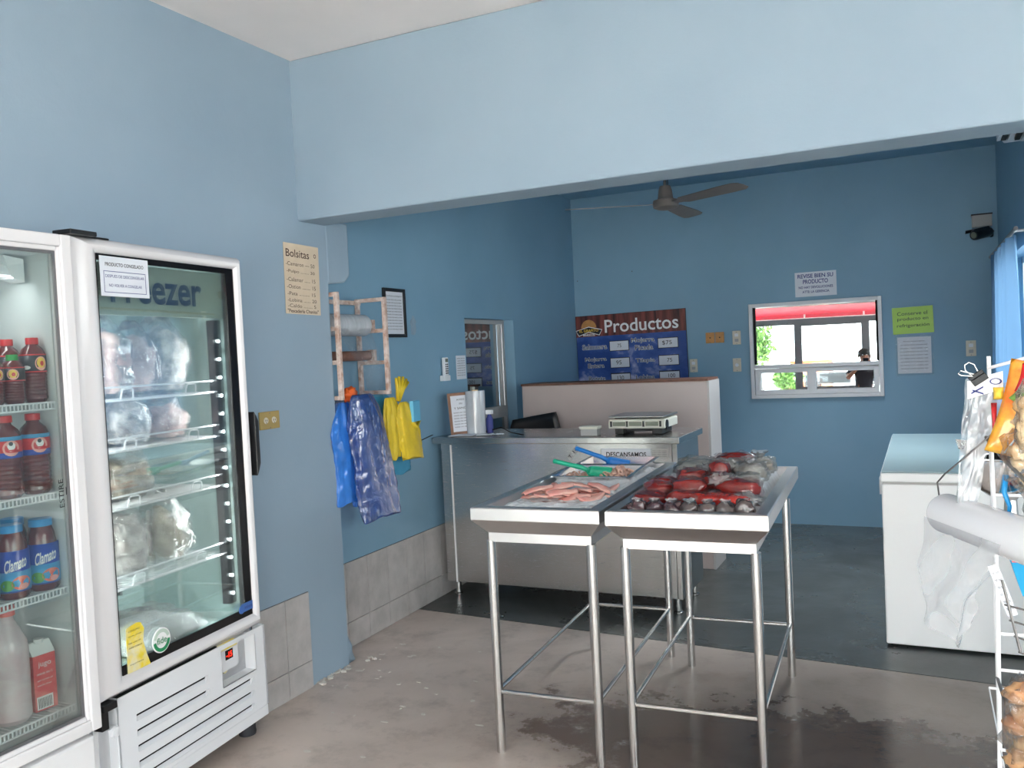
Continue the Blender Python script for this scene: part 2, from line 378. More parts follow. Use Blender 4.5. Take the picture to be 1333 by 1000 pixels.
def wood_print():
    m, t, p = nt('printed_brown_planks')
    tc = t.nodes.new('ShaderNodeTexCoord'); mp = t.nodes.new('ShaderNodeMapping'); mp.inputs['Scale'].default_value = (26, 1, 2.2)
    t.links.new(tc.outputs['Object'], mp.inputs[0])
    n = N(t, 'ShaderNodeTexNoise', Scale=1.0, Detail=6.0); t.links.new(mp.outputs[0], n.inputs['Vector'])
    cr = t.nodes.new('ShaderNodeValToRGB')
    cr.color_ramp.elements[0].position = 0.34; cr.color_ramp.elements[0].color = srgb(52, 20, 22)
    cr.color_ramp.elements[1].position = 0.66; cr.color_ramp.elements[1].color = srgb(142, 70, 62)
    t.links.new(n.outputs[0], cr.inputs[0]); t.links.new(cr.outputs[0], p.inputs['Base Color'])
    p.inputs['Roughness'].default_value = 0.35
    return m


def sky_print():
    m, t, p = nt('printed_blue_sky')
    tc = t.nodes.new('ShaderNodeTexCoord'); mp = t.nodes.new('ShaderNodeMapping'); mp.inputs['Scale'].default_value = (1, 1, 1.3); mp.inputs['Location'].default_value = (0.35, 0, 0.1)
    t.links.new(tc.outputs['Object'], mp.inputs[0])
    n = N(t, 'ShaderNodeTexNoise', Scale=4.0, Detail=7.0, Roughness=0.55, Distortion=0.3); t.links.new(mp.outputs[0], n.inputs['Vector'])
    sx = t.nodes.new('ShaderNodeSeparateXYZ'); t.links.new(tc.outputs['Object'], sx.inputs[0])
    ad = N(t, 'ShaderNodeMath', operation='MULTIPLY_ADD'); ad.inputs[1].default_value = -0.35
    t.links.new(sx.outputs['Z'], ad.inputs[0]); t.links.new(n.outputs[0], ad.inputs[2])
    cr = t.nodes.new('ShaderNodeValToRGB')
    e = cr.color_ramp.elements
    e[0].position = 0.36; e[0].color = srgb(24, 66, 140)
    e[1].position = 0.62; e[1].color = srgb(186, 190, 220)
    e2 = e.new(0.49); e2.color = srgb(58, 92, 168)
    t.links.new(ad.outputs[0], cr.inputs[0]); t.links.new(cr.outputs[0], p.inputs['Base Color'])
    p.inputs['Roughness'].default_value = 0.35
    return m


M['wood_print'] = wood_print(); M['sky_print'] = sky_print()

# ------------------------------------------------------------------ mesh helpers
class MB:
    """collects shapes and links them as one mesh object"""
    def __init__(s): s.v = []; s.f = []
    def add(s, vs, fs):
        b = len(s.v); s.v += [tuple(v) for v in vs]; s.f += [tuple(b + i for i in f) for f in fs]; return s
    def box(s, x0, x1, y0, y1, z0, z1):
        return s.add([(x0, y0, z0), (x1, y0, z0), (x1, y1, z0), (x0, y1, z0), (x0, y0, z1), (x1, y0, z1), (x1, y1, z1), (x0, y1, z1)],
                     [(3, 2, 1, 0), (4, 5, 6, 7), (0, 1, 5, 4), (1, 2, 6, 5), (2, 3, 7, 6), (3, 0, 4, 7)])
    def prism(s, pts, d0, d1, axis='y'):
        """outline of 2D points extruded between d0 and d1 along axis; pts are (x,z) for y, (x,y) for z, (y,z) for x"""
        def P(p, d):
            return (p[0], d, p[1]) if axis == 'y' else ((p[0], p[1], d) if axis == 'z' else (d, p[0], p[1]))
        n = len(pts)
        fs = [tuple(range(n)), tuple(range(2 * n - 1, n - 1, -1))] + [(i, n + i, n + (i + 1) % n, (i + 1) % n) for i in range(n)]
        return s.add([P(p, d0) for p in pts] + [P(p, d1) for p in pts], fs)
    def tube(s, pts, r, n=10, r1=None, cap=True):
        pts = [Vector(p) for p in pts]; k = len(pts); vs = []; fs = []
        prev = None
        for i, p in enumerate(pts):
            d = (pts[min(i + 1, k - 1)] - pts[max(i - 1, 0)]).normalized()
            a = Vector((0, 0, 1)) if abs(d.z) < 0.9 else Vector((1, 0, 0))
            if prev is not None: a = prev
            u = (a - d * a.dot(d)).normalized(); w = d.cross(u); prev = u
            rr = r if r1 is None else r + (r1 - r) * i / (k - 1)
            vs += [p + (u * math.cos(2 * PI * j / n) + w * math.sin(2 * PI * j / n)) * rr for j in range(n)]
        for i in range(k - 1):
            for j in range(n):
                fs.append((i * n + j, i * n + (j + 1) % n, (i + 1) * n + (j + 1) % n, (i + 1) * n + j))
        if cap: fs += [tuple(range(n - 1, -1, -1)), tuple(range((k - 1) * n, k * n))]
        return s.add(vs, fs)
    def lathe(s, prof, c=(0, 0, 0), n=20, axis='z', a0=0.0, a1=None):
        c = Vector(c); vs = []; fs = []
        full = a1 is None
        m = n if full else n + 1
        for r, h in prof:
            for j in range(m):
                a = 2 * PI * j / n if full else a0 + (a1 - a0) * j / n
                x, y = r * math.cos(a), r * math.sin(a)
                vs.append(c + (Vector((x, y, h)) if axis == 'z' else (Vector((x, h, y)) if axis == 'y' else Vector((h, x, y)))))
        for i in range(len(prof) - 1):
            for j in range(n):
                if full: fs.append((i * m + j, i * m + (j + 1) % m, (i + 1) * m + (j + 1) % m, (i + 1) * m + j))
                else: fs.append((i * m + j, i * m + j + 1, (i + 1) * m + j + 1, (i + 1) * m + j))
        if full:
            if prof[0][0] > 1e-5: fs.append(tuple(range(m - 1, -1, -1)))
            if prof[-1][0] > 1e-5: fs.append(tuple(range((len(prof) - 1) * m, len(prof) * m)))
        return s.add(vs, fs)
    def grid(s, fn, nu, nv):
        vs = [fn(i / nu, j / nv) for j in range(nv + 1) for i in range(nu + 1)]
        fs = [(j * (nu + 1) + i, j * (nu + 1) + i + 1, (j + 1) * (nu + 1) + i + 1, (j + 1) * (nu + 1) + i) for j in range(nv) for i in range(nu)]
        return s.add(vs, fs)
    def blob(s, c, r, seed=0, amp=0.2, fr=2.0, n=14, m=10, flat=0.0, sq=1.0):
        """lumpy ellipsoid; sq<1 squares it off"""
        c = Vector(c); vs = []; fs = []
        off = Vector((seed * 3.1, seed * 1.7, seed * 5.3))
        def sg(v): return math.copysign(abs(v) ** sq, v)
        for j in range(m + 1):
            th = PI * j / m
            for i in range(n):
                ph = 2 * PI * i / n
                d = Vector((sg(math.sin(th)) * sg(math.cos(ph)), sg(math.sin(th)) * sg(math.sin(ph)), sg(math.cos(th))))
                k = 1 + amp * noise.noise(d * fr + off)
                p = Vector((d.x * r[0], d.y * r[1], d.z * r[2])) * k
                if p.z < -r[2] * (1 - flat): p.z = -r[2] * (1 - flat)
                vs.append(c + p)
        for j in range(m):
            for i in range(n):
                fs.append((j * n + i, (j + 1) * n + i, (j + 1) * n + (i + 1) % n, j * n + (i + 1) % n))
        return s.add(vs, fs)
    def xf(s, mtx):
        s.v = [tuple(mtx @ Vector(v)) for v in s.v]; return s
    def build(s, name, m, parent=None, smooth=False, bevel=0.0, solid=0.0, sub=0):
        me = bpy.data.meshes.new(name); me.from_pydata(s.v, [], s.f); me.validate(); me.update()
        bm = bmesh.new(); bm.from_mesh(me)
        if smooth: bmesh.ops.remove_doubles(bm, verts=bm.verts, dist=1e-5)
        bmesh.ops.recalc_face_normals(bm, faces=bm.faces); bm.to_mesh(me); bm.free()
        if smooth:
            for p in me.polygons: p.use_smooth = True
        me.materials.append(M[m] if isinstance(m, str) else m)
        o = bpy.data.objects.new(name, me); COL.objects.link(o)
        if parent is not None: o.parent = parent
        if solid:
            k = o.modifiers.new('solid', 'SOLIDIFY'); k.thickness = solid; k.offset = 0
        if bevel:
            k = o.modifiers.new('bevel', 'BEVEL'); k.width = bevel; k.segments = 2; k.limit_method = 'ANGLE'; k.angle_limit = 0.6
        if sub:
            k = o.modifiers.new('sub', 'SUBSURF'); k.levels = sub; k.render_levels = sub
        if smooth and (bevel or True):
            for p in me.polygons: p.use_smooth = True
        if smooth == 'auto' :
            me.set_sharp_from_angle(angle=0.6)
        return o


def tag(o, label=None, cat=None, group=None, kind=None):
    if label: o['label'] = label
    if cat: o['category'] = cat
    if group: o['group'] = group
    if kind: o['kind'] = kind
    return o


def empty(name, loc=(0, 0, 0), rz=0.0, label=None, cat=None, group=None):
    o = bpy.data.objects.new(name, None); COL.objects.link(o)
    o.empty_display_size = 0.05
    o.location = loc; o.rotation_euler = (0, 0, rz)
    return tag(o, label, cat, group)


def struct(o): o['kind'] = 'structure'; return o


def dup(root, loc, rz=None, label=None, group=None, rot=None, scale=None):
    r = root.copy(); COL.objects.link(r); r.location = loc
    if rz is not None: r.rotation_euler = (0, 0, rz)
    if rot is not None: r.rotation_euler = rot
    if scale is not None: r.scale = scale
    if label: r['label'] = label
    if group: r['group'] = group
    for ch in list(root.children):
        c = ch.copy(); COL.objects.link(c); c.parent = r
        for g in list(ch.children):
            d = g.copy(); COL.objects.link(d); d.parent = c
    return r


def text_data(s, w=None, h=None, bold=0.0, shear=0.0, spacing=1.0):
    c = bpy.data.curves.new('letters', 'FONT'); c.body = s; c.offset = bold; c.shear = shear; c.space_character = spacing
    c.resolution_u = 3
    o = bpy.data.objects.new('letters', c); COL.objects.link(o)
    bpy.context.view_layer.update()
    me = bpy.data.meshes.new_from_object(o.evaluated_get(bpy.context.evaluated_depsgraph_get()))
    vs = [v.co.copy() for v in me.vertices]; fs = [tuple(p.vertices) for p in me.polygons]
    bpy.data.objects.remove(o); bpy.data.curves.remove(c); bpy.data.meshes.remove(me)
    x0 = min(v.x for v in vs); x1 = max(v.x for v in vs); y0 = min(v.y for v in vs); y1 = max(v.y for v in vs)
    if w is None: w = (x1 - x0) * h / (y1 - y0)
    if h is None: h = (y1 - y0) * w / (x1 - x0)
    return [((v.x - x0) / (x1 - x0) * w, (v.y - y0) / (y1 - y0) * h) for v in vs], fs, w, h


def letters(lines, name, m, parent, y=-0.0016):
    """lines: (string, x, z, width, height, opts); x,z = lower left; flat letters standing on a plane facing -Y"""
    b = MB()
    for L in lines:
        s, x, z, w, h = L[:5]; o = L[5] if len(L) > 5 else {}
        rot = o.get('rot', 0.0); al = o.get('al', 'l')
        vs, fs, w, h = text_data(s, w, h, o.get('bold', 0.0), o.get('shear', 0.0), o.get('sp', 1.0))
        if al == 'c': x -= w / 2
        c, sn = math.cos(rot), math.sin(rot)
        b.add([(x + c * u - sn * v, y, z + sn * u + c * v) for u, v in vs], fs)
    return b.build(name, m, parent)


def sheet_fn(w, h, curl=0.004, seed=0, y=-0.0):
    def f(u, v):
        return (u * w, y - abs(curl * noise.noise(Vector((u * 2 + seed, v * 2, seed)))), v * h)
    return f


def notice(name, loc, rz, w, h, m, label, cat, lines, ink='ink', tilt=0.0, extra=None, group=None):
    """a flat sheet facing local -Y, lower left corner at loc"""
    r = empty(name, loc, rz, label, cat, group); r.rotation_euler = (0, tilt, rz)
    MB().box(0, w, -0.0012, 0, 0, h).build('sheet', m, r)
    if lines: letters(lines, 'lettering', ink, r, y=-0.0016)
    if extra: extra(r)
    return r


def bl(o, rr=None):
    return o

# ------------------------------------------------------------------ the room
H1 = 2.907; HB = 2.862
WA = -2.61
def xB(y): return -2.765 - 0.0155 * (y - 3.43)          # back room's left wall line

# floor: two slabs with the joint between them
struct(MB().prism([(-3.2, -1.4), (2.6, -1.4), (2.6, 3.93), (-3.2, 4.38)], -0.12, 0.0, 'z').build('floor', 'floor'))
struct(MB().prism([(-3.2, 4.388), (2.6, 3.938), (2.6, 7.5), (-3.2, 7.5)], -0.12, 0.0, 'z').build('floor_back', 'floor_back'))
struct(MB().prism([(-3.2, 4.37), (2.6, 3.92), (2.6, 3.95), (-3.2, 4.40)], -0.12, -0.006, 'z').build('trim_1', 'dark'))
# front ceiling and back ceiling
struct(MB().box(-3.2, 2.6, -1.5, 3.43, H1, H1 + 0.15).build('ceiling', 'ceiling'))
struct(MB().box(-3.2, 2.6, 3.43, 7.5, HB, HB + 0.2).build('ceiling_back', 'wall_back'))
# front left wall with the recess the coolers stand in
b = MB()
b.box(-2.75, WA, -1.3, 0.9, 0, H1).box(-2.75, WA, 2.74, 3.43, 0, H1).box(-2.75, WA, 0.9, 2.74, 1.955, H1)
b.box(-3.15, -2.75, 0.82, 0.9, 0, 2.03).box(-3.15, -2.75, 2.74, 2.82, 0, 2.03).box(-3.2, -3.12, 0.82, 2.82, 0, 2.03).box(-3.15, -2.75, 0.9, 2.74, 1.955, 2.03)
struct(b.build('wall_left', 'wall'))
# upper stub of the pilaster behind the beam and its rough painted foot
struct(MB().prism([(3.43, 1.885), (3.57, 1.9), (3.615, 1.935), (3.615, 2.2), (3.43, 2.2)], -2.79, WA, 'x').build('trim_2', 'wall', bevel=0.01))
fb = MB().blob((-2.70, 3.455, 0.05), (0.085, 0.05, 0.085), 3, 0.35, 2.5, 14, 10, 0.4, 0.8).build('trim_3', 'wall', smooth=True); struct(fb)
b = MB()
for i in range(26):
    a = random.random()
    b.blob((-2.62 + random.uniform(0.0, 0.05) + (0.05 if a > 0.7 else 0), 3.16 + a * 0.4, 0.004), (random.uniform(.005, .018), random.uniform(.005, .02), random.uniform(.003, .008)), i, 0.5, 3, 7, 5)
for i in range(34):
    b.blob((-2.55 + abs(random.gauss(0, 0.32)), 3.35 + random.gauss(0, 0.28), 0.0), (random.uniform(.004, .022), random.uniform(.003, .014), 0.0015), i + 50, 0.6, 3, 8, 4)
tag(struct(b.build('trim_4', 'plaster')), 'crumbled white plaster along the foot of the pilaster')
# header beam
struct(MB().box(-2.75, 2.6, 3.23, 3.43, 2.168, H1).build('wall_header', 'wall', bevel=0.008))
# back room left wall, with the window opening y 5.135..5.93, z 0.86..1.76
b = MB()
def wb(y0, y1, z0, z1):
    b.add([(xB(y0) - .2, y0, z0), (xB(y0), y0, z0), (xB(y1), y1, z0), (xB(y1) - .2, y1, z0), (xB(y0) - .2, y0, z1), (xB(y0), y0, z1), (xB(y1), y1, z1), (xB(y1) - .2, y1, z1)],
          [(3, 2, 1, 0), (4, 5, 6, 7), (0, 1, 5, 4), (1, 2, 6, 5), (2, 3, 7, 6), (3, 0, 4, 7)])
wb(3.43, 5.135, 0, HB); wb(5.135, 5.93, 0, 0.86); wb(5.135, 5.93, 1.76, HB); wb(5.93, 7.45, 0, HB)
struct(b.build('wall_left_back', 'wall_back'))
# back wall (opening behind the reflecting window), right wall of the back room, right wall of the front room
WX0, WX1, WZ0, WZ1 = -1.29, -0.28, 1.035, 1.815
b = MB().box(-3.1, WX0, 7.3, 7.45, 0, HB).box(WX1, 0.7, 7.3, 7.45, 0, HB).box(WX0, WX1, 7.3, 7.45, 0, WZ0).box(WX0, WX1, 7.3, 7.45, WZ1, HB)
struct(b.build('wall_back', 'wall_back'))
b = MB().box(0.52, 0.7, 3.43, 4.87, 0, HB).box(0.52, 0.7, 6.55, 7.3, 0, HB).box(0.52, 0.7, 4.87, 6.55, 0, 1.0).box(0.52, 0.7, 4.87, 6.55, 1.97, HB)
struct(b.build('wall_right_back', 'wall_back'))
struct(MB().box(2.4, 2.55, -1.3, -0.9, 0, H1).box(2.4, 2.55, 2.1, 3.43, 0, H1).box(2.4, 2.55, -0.9, 2.1, 0, 0.9).box(2.4, 2.55, -0.9, 2.1, 2.4, H1).build('wall_right', 'wall'))
r = struct(empty('window_5', (2.47, -0.9, 0.9), 0))  # unseen side window, added to bring more light into the front room
b = MB().box(-0.03, 0.03, 0, 3.0, 0, 0.05).box(-0.03, 0.03, 0, 3.0, 1.45, 1.5).box(-0.03, 0.03, 0, 3.0, 1.10, 1.14)
for y in (0, 0.74, 1.48, 2.22, 2.95): b.box(-0.03, 0.03, y, y + 0.05, 0.05, 1.45)
b.build('window_frame', 'aluminium', r)
MB().box(-0.002, 0.002, 0.05, 2.95, 0.05, 1.45).build('window_pane', 'glass_front', r)
struct(MB().box(0.7, 2.4, 3.43, 3.5, 0, H1).build('wall_right_return', 'wall'))
# shop front: wall over and beside the glazing
struct(MB().box(-2.75, -2.35, -1.42, -1.3, 0, H1).box(2.35, 2.6, -1.42, -1.3, 0, H1).box(-2.35, 2.35, -1.42, -1.3, 2.52, H1).build('wall_front', 'wall'))


def frame_box(b, x0, x1, z0, z1, t, y0, y1):
    b.box(x0, x0 + t, y0, y1, z0, z1).box(x1 - t, x1, y0, y1, z0, z1).box(x0 + t, x1 - t, y0, y1, z1 - t, z1).box(x0 + t, x1 - t, y0, y1, z0, z0 + t)
    return b


r = struct(empty('window_3', (0, -1.36, 0)))
b = MB()
for x0, x1 in ((-2.35, -1.02), (0.12, 1.25), (1.25, 2.35)): frame_box(b, x0, x1, 0.02, 2.2, 0.05, -0.03, 0.03)
frame_box(b, -2.35, 2.35, 2.2, 2.52, 0.05, -0.03, 0.03)
b.build('window_frame', 'aluminium', r)
for x0, x1 in ((-2.30, -1.07), (0.17, 1.20), (1.30, 2.30)): MB().box(x0, x1, -0.003, 0.003, 0.07, 2.15).build('window_pane', 'glass_front', r)
MB().box(-2.30, 2.30, -0.003, 0.003, 2.25, 2.47).build('window_pane', 'glass_front', r)
r = struct(empty('door_1', (0, -1.36, 0)))
frame_box(MB(), -1.02, 0.12, 0.02, 2.2, 0.08, -0.035, 0.035).box(-0.94, 0.04, -0.03, 0.03, 0.98, 1.05).build('door_frame', 'aluminium', r)
MB().box(-0.94, 0.04, -0.003, 0.003, 0.1, 0.98).box(-0.94, 0.04, -0.003, 0.003, 1.05, 2.12).build('door_pane', 'glass_front', r)
MB().tube([(-0.08, 0.09, 0.9), (-0.08, 0.09, 1.2)], 0.015).tube([(-0.08, 0.02, 0.93), (-0.08, 0.09, 0.93)], 0.01).tube([(-0.08, 0.02, 1.17), (-0.08, 0.09, 1.17)], 0.01).build('door_handle', 'steel_tube', r)
# sign on the door, facing the street: reads backwards from inside
r = empty('open_sign', (-0.25, -1.37, 1.09), PI, 'white open sign hung on the street door glass', 'sign')
r.rotation_euler = (0, 0, 0)
MB().box(-0.42, 0.1, -0.008, -0.006, 0, 0.2).build('sheet', 'paper', r)
letters([('ABIERTO', -0.38, 0.05, 0.44, 0.1, {'bold': 0.01})], 'lettering', 'ink', r, y=-0.0095)
struct(MB().box(-9, 9, -16, -1.42, -0.12, -0.02).box(2.6, 9, -1.42, 9, -0.12, -0.02).build('ground', 'street'))
r = empty('street_awning', (0, -1.5, 2.3), 0, 'red street awning with white stripes over the shop front', 'awning')
MB().prism([(0, 0.20), (-0.3, 0.06), (-0.3, 0.09), (0, 0.23)], -2.6, 2.6, 'x').build('canopy', 'awning_red', r)
MB().box(-2.6, 2.6, -0.33, -0.3, -0.06, 0.09).build('valance', 'awning_red', r)
b = MB().box(-2.6, 2.6, -0.30, -0.297, -0.02, -0.005)
for x in (-1.9, -0.9, 0.1, 1.1, 2.1): b.box(x, x + 0.03, -0.30, -0.297, -0.005, 0.07)
b.build('stripe', 'awning_white', r)


def tree(loc, h, rad, label, seed):
    r = empty('street_tree', loc, 0, label, 'tree', 'trees across the street')
    rnd = random.Random(seed)
    b = MB().tube([(0, 0, 0), (0.06, 0.03, h * 0.35), (0, 0.1, h * 0.62)], 0.13, 8, 0.06)
    for k in range(5):
        a = k * 1.3; b.tube([(0, 0.05, h * 0.45), (math.cos(a) * rad * 0.6, math.sin(a) * rad * 0.6, h * 0.75)], 0.05, 6, 0.02)
    b.build('trunk', 'bark', r)
    b = MB()
    for k in range(2600):
        d = Vector((rnd.gauss(0, 1), rnd.gauss(0, 1), rnd.gauss(0, 1))).normalized() * rad * (rnd.random() ** 0.45) * (0.8 + 0.4 * noise.noise(Vector((k * .1, 0, seed))))
        p = Vector((0, 0, h * 0.72)) + Vector((d.x, d.y, d.z * 0.85))
        a = Vector((rnd.gauss(0, 1), rnd.gauss(0, 1), rnd.gauss(0, 1))).normalized() * 0.09; c = a.orthogonal().normalized() * 0.05
        b.add([p - a, p + c, p + a, p - c], [(0, 1, 2, 3)])
    tag(b.build('foliage', 'leaf', r), kind='stuff')
    return r


tree((-2.6, -7.5, 0), 3.0, 1.15, 'leafy street tree left of the door', 3)
tree((-1.35, -8.6, 0), 1.7, 0.42, 'smaller leafy street tree by the orange house', 5)
r = empty('street_house', (-0.75, -9.0, 0), 0, 'low orange house across the street', 'building')
MB().box(-0.55, 0.5, -1.5, 0, 0, 1.66).build('wall', 'orange_wall', r)
MB().box(-0.6, 0.55, -1.55, 0.08, 1.66, 1.72).build('roof', 'partition_side', r)
MB().box(-0.2, 0.2, 0.0, 0.04, 0.9, 1.3).build('window', 'dim_glass', r)

# tile dado on the left wall and in the back room: each tile a piece
def tiles(parent, frm, rows, cols, dep=0.008):
    """frm(y, z, d) -> world point; rows [(z0,z1)], cols [(y0,y1)]"""
    for z0, z1 in rows:
        for y0, y1 in cols:
            g = 0.0016
            vs = [frm(y, z, d) for d in (0, dep) for y, z in ((y0 + g, z0 + g), (y1 - g, z0 + g), (y1 - g, z1 - g), (y0 + g, z1 - g))]
            MB().add(vs, [(0, 1, 2, 3), (7, 6, 5, 4), (0, 4, 5, 1), (1, 5, 6, 2), (2, 6, 7, 3), (3, 7, 4, 0)]).build('tile', 'tile', parent)


r = struct(empty('baseboard_left'))
tiles(r, lambda y, z, d: (WA + d + 0.003, y, z), [(0.0, 0.127), (0.127, 0.447)], [(2.777, 2.977), (2.977, 3.143)])
MB().box(WA, WA + 0.006, 2.77, 3.145, 0, 0.446).build('grout', 'grout', r)
r = struct(empty('baseboard_left_back'))
ys = [3.45, 3.638, 3.835, 4.035, 4.235, 4.438, 4.64, 4.84, 5.04, 5.24]
tiles(r, lambda y, z, d: (xB(y) + d + 0.003, y, z), [(0.0, 0.132), (0.132, 0.447)], list(zip(ys, ys[1:])))
MB().add([(xB(y) + d, y, z) for d in (0, 0.006) for y, z in ((3.45, 0), (5.24, 0), (5.24, 0.446), (3.45, 0.446))], [(0, 1, 2, 3), (7, 6, 5, 4), (0, 4, 5, 1), (1, 5, 6, 2), (2, 6, 7, 3), (3, 7, 4, 0)]).build('grout', 'grout', r)

# reflecting window in the back wall
r = struct(empty('window_1', (WX0, 7.3, WZ0)))
ww, wh = WX1 - WX0, WZ1 - WZ0
frame_box(MB(), 0, ww, 0, wh, 0.03, -0.03, 0.1).box(0.03, ww - 0.03, -0.035, 0.03, 0.245, 0.275).build('window_frame', 'frame_white', r, bevel=0.003)
b = MB(); frame_box(b, 0.035, 0.475, 0.032, 0.243, 0.035, -0.02, 0.0); frame_box(b, 0.475, ww - 0.035, 0.032, 0.243, 0.035, -0.02, 0.0)
b.build('sash', 'frame_white', r, bevel=0.002)
MB().box(0.03, 0.045, 0.0, 0.04, 0.28, wh - 0.03).box(ww - 0.045, ww - 0.03, 0.0, 0.04, 0.28, wh - 0.03).build('gasket', 'dark', r)
pm = MB().box(-ww / 2 - 0.0, ww / 2 + 0.0, 0, 0.003, -wh / 2, wh / 2).build('window_pane', 'mirror_glass', r)
pm.location = (ww / 2, 0.055, wh / 2); pm.rotation_euler = (-0.0214, 0, 0.057)

# window in the back room's left wall: local frame X along the wall (away), -Y into the room
r = struct(empty('window_2', (xB(5.135) - 0.10, 5.135, 0.86), PI / 2 + 0.0155))
b = MB(); frame_box(b, 0, 0.795, 0, 0.90, 0.03, -0.02, 0.03); b.box(0.03, 0.765, -0.03, 0.03, 0.20, 0.255)
b.box(0.70, 0.72, -0.03, 0.0, 0.255, 0.87).box(0.735, 0.765, -0.03, 0.0, 0.255, 0.87).box(0.34, 0.37, -0.02, 0.0, 0.03, 0.2).box(0.37, 0.765, -0.025, 0.0, 0.17, 0.2)
b.build('window_frame', 'frame_grey', r, bevel=0.002)
MB().box(0.03, 0.70, 0.0, 0.004, 0.255, 0.87).build('window_pane', 'dim_glass', r)
MB().box(0.03, 0.34, 0.0, 0.004, 0.03, 0.2).box(0.37, 0.765, 0.0, 0.004, 0.03, 0.17).build('window_pane', 'dim_glass', r)

# unseen window behind the curtain, added as a light source for the back room
r = struct(empty('window_4', (0.62, 4.87, 1.0), 0))
b = MB().box(-0.02, 0.02, 0, 1.68, 0, 0.04).box(-0.02, 0.02, 0, 1.68, 0.93, 0.97)
for y in (0, 0.82, 1.64): b.box(-0.02, 0.02, y, y + 0.04, 0.04, 0.93)
b.build('window_frame', 'frame_white', r)
MB().box(-0.002, 0.002, 0.04, 1.64, 0.04, 0.93).build('window_pane', 'glass_front', r)

# ------------------------------------------------------------------ freezer with the closed glass door
A2 = PI / 2 + 0.10258
FZ = empty('glass_door_freezer', (-2.358, 1.855, 0), A2, 'tall white glass-door freezer holding clear bags of frozen seafood', 'freezer')
W2 = 0.812
b = MB()   # hollow cabinet
b.box(0, 0.045, 0.07, 0.6, 0.12, 1.925).box(W2 - 0.045, W2, 0.07, 0.6, 0.12, 1.925).box(0.045, W2 - 0.045, 0.56, 0.6, 0.12, 1.925)
b.box(0.045, W2 - 0.045, 0.07, 0.56, 1.885, 1.925).box(0.045, W2 - 0.045, 0.07, 0.56, 0.12, 0.48)
b.build('body', 'white_metal', FZ)
b = MB().box(0.045, 0.05, 0.07, 0.56, 0.48, 1.885).box(W2 - 0.05, W2 - 0.045, 0.07, 0.56, 0.48, 1.885).box(0.05, W2 - 0.05, 0.552, 0.557, 0.48, 1.885).box(0.05, W2 - 0.05, 0.07, 0.552, 0.481, 0.486).box(0.05, W2 - 0.05, 0.07, 0.552, 1.88, 1.885)
b.build('liner', 'liner_green', FZ)
# door: bevelled mitred frame
def mitred(b, x0, x1, z0, z1, t, ty0, ty1, bulge=0.05):
    """picture frame with rounded face; t widths (l, r, b, t)"""
    l, rr_, bo, to = t
    n = 6
    outer = [(x0, z0), (x1, z0), (x1, z1), (x0, z1)]
    inner = [(x0 + l, z0 + bo), (x1 - rr_, z0 + bo), (x1 - rr_, z1 - to), (x0 + l, z1 - to)]
    for e in range(4):
        o0, o1, i0, i1 = outer[e], outer[(e + 1) % 4], inner[e], inner[(e + 1) % 4]
        vs = []
        prof = [(0, ty1)] + [(k / n, ty0 + bulge * (1 - math.sin(PI * (0.12 + 0.70 * k / n)))) for k in range(n + 1)] + [(1, ty1)]
        for u, y in prof:
            for o, i in ((o0, i0), (o1, i1)): vs.append((o[0] + (i[0] - o[0]) * u, y, o[1] + (i[1] - o[1]) * u))
        m = len(prof)
        b.add(vs, [(2 * k, 2 * k + 1, 2 * k + 3, 2 * k + 2) for k in range(m - 1)] + [(2 * (m - 1), 2 * (m - 1) + 1, 1, 0)])
    return b


door = mitred(MB(), -0.012, 0.818, 0.455, 1.937, (0.10, 0.05, 0.06, 0.05), 0.0, 0.06).build('door', 'white_door', FZ, smooth='auto')
b = MB(); frame_box(b, 0.086, 0.77, 0.512, 1.889, 0.002, 0.02, 0.06)
b.box(0.726, 0.77, 0.017, 0.02, 0.512, 1.889).box(0.086, 0.726, 0.017, 0.02, 1.868, 1.889).box(0.086, 0.726, 0.017, 0.02, 0.512, 0.545)
b.build('glass_border', 'black_gloss', door)
MB().box(0.086, 0.77, 0.022, 0.027, 0.512, 1.889).build('glass_pane', 'glass', door)
MB().prism([(0.818, 1.32), (0.83, 1.30), (0.842, 1.28), (0.842, 1.11), (0.83, 1.08), (0.818, 1.06)], -0.012, 0.035).build('handle', 'black', door, bevel=0.003)
MB().box(-0.03, 0.075, -0.005, 0.07, 1.937, 1.952).box(0.02, 0.16, 0.03, 0.06, 1.937, 1.944).build('hinge', 'black', FZ, bevel=0.004)
MB().box(-0.018, 0.04, 0.0, 0.06, 0.43, 0.453).box(0.0, 0.03, 0.03, 0.07, 0.36, 0.43).build('hinge', 'black', FZ, bevel=0.003)
# header panel with lettering, behind the glass
MB().box(0.086, 0.735, 0.05, 0.065, 1.695, 1.868).build('header_panel', 'header', FZ)
letters([('Freezer', 0.165, 1.735, 0.45, 0.115, {'bold': 0.02})], 'lettering', 'brand_blue', FZ, y=0.046)
MB().box(0.745, 0.80, 0.030, 0.034, 1.80, 1.82).build('sticker', 'pink', FZ)
